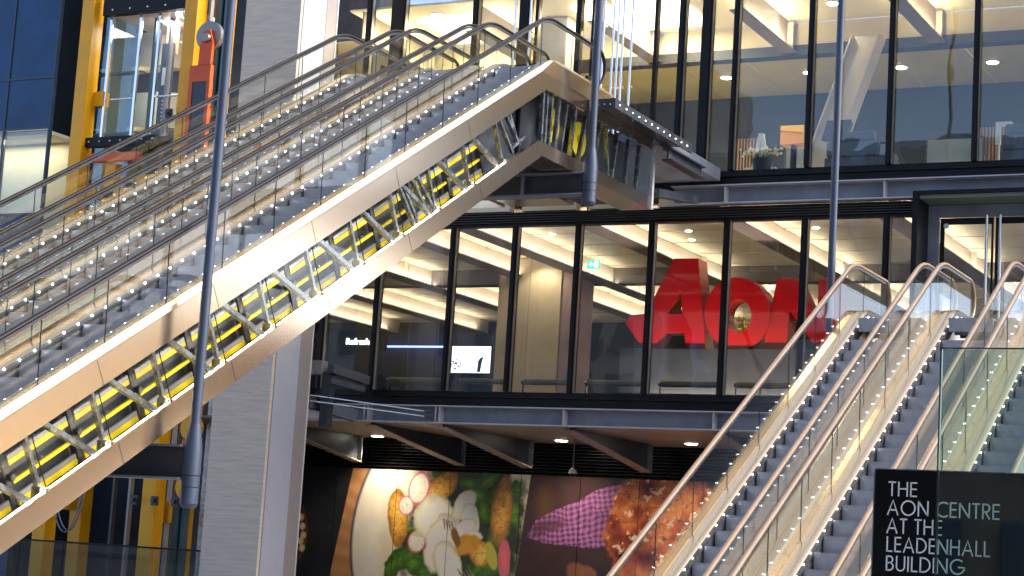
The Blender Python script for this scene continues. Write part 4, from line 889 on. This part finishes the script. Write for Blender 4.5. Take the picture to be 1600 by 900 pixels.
    w1 = np.sin((x+.25*n1+.1*z)*40) > 0; w2 = np.sin((z-.12*(x-poly[0][0])+.28*n1)*42) > 0
    lv = (.12+.30*w1+.30*w2)*fold*np.clip(.35+1.1*n1, 0, 1.1); put(ins*rb*.95, np.stack([.48*lv+.02, .17*lv+.01, .43*lv+.03], -1).clip(0, 1))
    m_, d, u, v = ell(860, 822, 30, 10, 15, .5, .3, 92); put(m_*rb*.7, [.06, .025, .03])
    m_, d, u, v = ell(1040, 838, 82, 92, 10, .05, .10, 95)
    cq = np.clip(fbm(x, z, 1.5, 111)*2.1-.45, .05, 1.1)*(.75+.4*n3); crust = np.stack([.62*cq, .19*cq*cq+.02*cq, .06*cq*cq], -1); put(m_*rb, crust.clip(0, 1)*.72*np.clip(1.25-.55*d, .25, 1.2)[..., None])
    fl_ = np.clip((fbm(x, z, 4.5, 97)-.60)/.05, 0, 1)*np.clip((n3-.4)/.1, 0, 1)*m_*rb; put(fl_*.75, [.66, .45, .30])
    ck = np.exp(-((fbm(x, z, 2.2, 99)-.5)/.022)**2)*m_*rb; put(ck*.85, [.06, .018, .01])
    m_, d, u, v = ell(985, 895, 26, 30, 0, .1, .2, 103); put(m_*rb, crust.clip(0, 1)*.9)
    for (px, py) in ((900, 893), (918, 898)): m_, d, u, v = ell(px, py, 14, 12, 0, .3, .3, px); put(m_*rb*.8, [.22, .08, .05])
    return c
PR = vcol('printed_poster', .3, .25)
seams = [PM(463, 735)[0]-2.2, PM(490, 735)[0]-1.0, -29.9, PM(622, 738)[0], PM(705, 740)[0], PM(815, 742)[0], PM(908, 745)[0], PM(1000, 750)[0], PM(1000, 750)[0]+1.85, PM(1000, 750)[0]+3.7]
seams = sorted(seams); pw_ = thing('food_poster_hoarding', (-24, YP, 0), 'wall of large food photographs along the ground floor below the brackets', 'poster')
for a, b in zip(seams, seams[1:]):
    nx, nz = max(2, int((b-a-.016)/.02)), 165; z1 = 4.06; z0 = .6
    gx, gz = np.meshgrid(np.linspace(a+.008, b-.008, nx), np.linspace(z0, z1, nz))
    colr = (art(gx, gz)*1.5).reshape(-1, 3); V = np.stack([gx.ravel(), np.full(gx.size, YP-.012), gz.ravel()], -1)
    idx = np.arange(nx*nz).reshape(nz, nx); F = np.stack([idx[:-1, :-1].ravel(), idx[:-1, 1:].ravel(), idx[1:, 1:].ravel(), idx[1:, :-1].ravel()], -1)
    me = bpy.data.meshes.new('poster_panel'); me.from_pydata((V-parent_loc(pw_)).tolist(), [], F.tolist()); me.update()
    at_ = me.color_attributes.new('print', 'FLOAT_COLOR', 'POINT'); at_.data.foreach_set('color', np.c_[colr.clip(0, 1), np.ones(len(colr))].ravel().astype(np.float32))
    me.materials.append(PR); o = bpy.data.objects.new('poster_panel', me); COL.objects.link(o); o.parent = pw_
    s = MB(); s.box(a+.006, b-.006, YP-.008, YP+.05, z0, z1); s.build('poster_backing', BLACK, o)
# soffit downlights and the hanging camera
for (px, py), lb in zip(((590, 681), (877, 688), (1080, 693)), ('soffit downlight above the white plate poster', 'soffit downlight above the hanging camera', 'soffit downlight next to the leftmost right-hand escalator')):
    downlight(at(px, py, Z=4.962), lb, .17, 'round downlights in the soffit', power=150)
p = at(895, 740, Y=46.0); cc = thing('pendant_camera', (p[0], p[1], p[2]), 'small dome camera hanging on a thin rod below the soffit', 'camera')
s = MB(); s.tube([(p[0], p[1], p[2]+.12), (p[0], p[1], 4.96)], .022, 8); s.build('rod', mat('pendant_brown', (.2, .16, .13), .4), cc, True)
s = MB(); s.tube([(p[0], p[1], p[2]+.14), (p[0], p[1], p[2]+.08), (p[0], p[1], p[2])], [.04, .1, .11], 14); s.build('housing', WHITE, cc, True)
s = MB(); s.ball((p[0], p[1], p[2]), .09, 12); s.build('dome', BLACK, cc, True)
# ------------------------------------------------------------------ directory sign and glass screen in front
YS = 8.66
sa, sb_ = at(1368, 733, Y=YS), at(1600, 741, Y=YS)
sg = thing('directory_sign', ((sa[0]+sb_[0])/2, YS, 0), 'black sign with white lettering THE AON CENTRE AT THE LEADENHALL BUILDING', 'sign')
s = MB(); s.bev(sa[0], sb_[0]+.35, YS, YS+.05, .25, sa[2], .004); s.build('sign_panel', mat('black_gloss_panel', (.004, .0045, .006), .25, 0, .3, 2., spec=.2), sg)
s = MB(); s.box(sa[0]-.006, sa[0]-.0005, YS-.002, YS+.052, .25, sa[2]); s.box(sa[0], sb_[0]+.35, YS-.002, YS+.052, sa[2]+.0005, sa[2]+.005); s.build('edge_trim', STRUT, sg)
for x in (sa[0]+.1, sb_[0]+.2): s = MB(); s.box(x, x+.08, YS+.01, YS+.04, 0, .25); s.build('leg', STEELD, sg)
def stroke(mb, pts, wd, y):
    P_ = [np.array(p, float) for p in pts]; P_ = [P_[0]]+[b for a, b in zip(P_, P_[1:]) if np.linalg.norm(a-b) > 1e-5]; n = len(P_); Lp = []; Rp = []
    for i in range(n):
        if i == 0: d = P_[1]-P_[0]
        elif i == n-1: d = P_[-1]-P_[-2]
        else: d = (P_[i+1]-P_[i])/np.linalg.norm(P_[i+1]-P_[i])+(P_[i]-P_[i-1])/np.linalg.norm(P_[i]-P_[i-1])
        d = d/np.linalg.norm(d); nn = np.array([-d[1], d[0]])*wd/2
        Lp.append(P_[i]+nn); Rp.append(P_[i]-nn)
    vs = [(p[0], y, p[1]) for p in Lp]+[(p[0], y, p[1]) for p in Rp]; mb.add(vs, [(i, i+n, i+1+n, i+1) for i in range(n-1)])
def arc(cx_, cz_, rx, rz, a0, a1, n=18): return [(cx_+rx*math.cos(R(a)), cz_+rz*math.sin(R(a))) for a in np.linspace(a0, a1, n)]
GLY = {'T': (.50, [[(0, .95), (.5, .95)], [(.25, .95), (.25, 0)]]), 'H': (.66, [[(.05, 0), (.05, 1)], [(.61, 0), (.61, 1)], [(.05, .52), (.61, .52)]]),
 'E': (.46, [[(.05, 0), (.05, 1)], [(.05, .95), (.46, .95)], [(.05, .52), (.44, .52)], [(.05, .05), (.46, .05)]]),
 'A': (.78, [[(.04, 0), (.39, .98), (.74, 0)], [(.17, .34), (.61, .34)]]), 'O': (.98, [arc(.49, .5, .45, .46, 0, 360, 36)]),
 'N': (.72, [[(.05, 0), (.05, .98)], [(.05, .96), (.67, .04)], [(.67, .02), (.67, 1)]]), 'C': (.74, [arc(.49, .5, .45, .46, 52, 308, 26)]),
 'R': (.52, [[(.05, 0), (.05, 1)], [(.05, .95), (.25, .95)]+arc(.25, .71, .22, .24, 90, -90, 12)+[(.05, .47)], [(.2, .47), (.5, 0)]]),
 'L': (.42, [[(.05, 0), (.05, 1)], [(.05, .05), (.42, .05)]]), 'D': (.72, [[(.05, 0), (.05, 1)], [(.05, .95), (.22, .95)]+arc(.22, .5, .45, .45, 90, -90, 20)+[(.05, .05)]]),
 'U': (.62, [[(.05, 1), (.05, .3)]+arc(.31, .3, .26, .26, 180, 360, 16)+[(.57, 1)]]), 'I': (.10, [[(.05, 0), (.05, 1)]]),
 'B': (.52, [[(.05, 0), (.05, 1)], [(.05, .95), (.24, .95)]+arc(.24, .74, .20, .21, 90, -90, 12)+[(.05, .53)], [(.24, .53)]+arc(.25, .29, .23, .24, 90, -90, 12)+[(.05, .05)]]),
 'G': (.86, [arc(.49, .5, .45, .46, 48, 360-2, 28)+[(.94, .47), (.52, .47)]]), ' ': (.22, [])}
WTXT = mat('white_sign_ink', (.85, .87, .88), .5)
for txt, (bx, by), (rx_, ry_), hpx in (('THE', (1388, 775), (1433, 775), 23), ('AON CENTRE', (1386, 804.5), (1562, 809), 24), ('AT THE', (1385, 833), (1472, 836), 24), ('LEADENHALL', (1385, 862), (1547, 868), 24), ('BUILDING', (1384, 891.5), (1505, 896), 24)):
    p0, p1 = at(bx, by, Y=YS), at(rx_, ry_, Y=YS); h = at(bx, by-hpx, Y=YS)[2]-p0[2]
    wsum = sum(GLY[c_][0] for c_ in txt)+.14*(len(txt)-1); kx = (p1[0]-p0[0])/wsum; x = p0[0]
    for c_ in txt:
        mb = MB()
        for st in GLY[c_][1]: stroke(mb, [(x+a*kx, p0[2]+b*h) for a, b in st], .1*h, YS-.003)
        x += (GLY[c_][0]+.14)*kx
        if mb.v: mb.build('letter', WTXT, sg)
YG = 8.45
ga, gb_ = at(1472, 545, Y=YG), at(1600, 545, Y=YG)
gs = thing('glass_screen', (ga[0], YG, 0), 'pale green glass screen panel standing before the right escalators', 'glass screen')
s = MB(); s.box(ga[0], ga[0]+1.6, YG, YG+.019, .05, ga[2]); s.build('glass_pane', GGRN, gs)
s = MB(); s.box(ga[0]-.007, ga[0]-.0005, YG-.002, YG+.028, .05, ga[2]+.005); s.box(ga[0], ga[0]+1.6, YG-.002, YG+.021, ga[2]+.0005, ga[2]+.006); s.build('edge_profile', mat('dark_glass_edge', (.012, .018, .02), .35, spec=.3), gs)
s = MB(); s.box(ga[0], ga[0]+1.6, YG-.03, YG+.05, 0, .05); s.build('floor_channel', STRUT, gs)
# ------------------------------------------------------------------ buildings across the square, seen only as reflections
for x0, x1, h, colr, lab in ((-80, -47, 36, (.17, .19, .22), 'pale stone office block across the square, seen in window reflections'), (-45, -20, 29, (.10, .19, .31), 'blue glass office block across the square, seen in window reflections'), (-16, 30, 42, (.09, .085, .085), 'tall brick office block across the square, seen in window reflections')):
    o = thing('opposite_building', ((x0+x1)/2, -30, 0), lab, 'building')
    s = MB(); s.box(x0, x1, -45, -30, 0, h); s.build('wall', mat('opp_wall_%d' % h, colr, .6, 0, .15, .5), o)
    s = MB()
    for i in range(int((x1-x0)/2.6)):
        for j in range(int(h/3.6)): s.box(x0+.6+2.6*i, x0+2.2+2.6*i, -29.98, -29.9, 1.0+3.6*j, 3.3+3.6*j)
    s.build('windows', mat('opp_glass', (.05, .08, .12), .1, .3), o, kind='stuff')
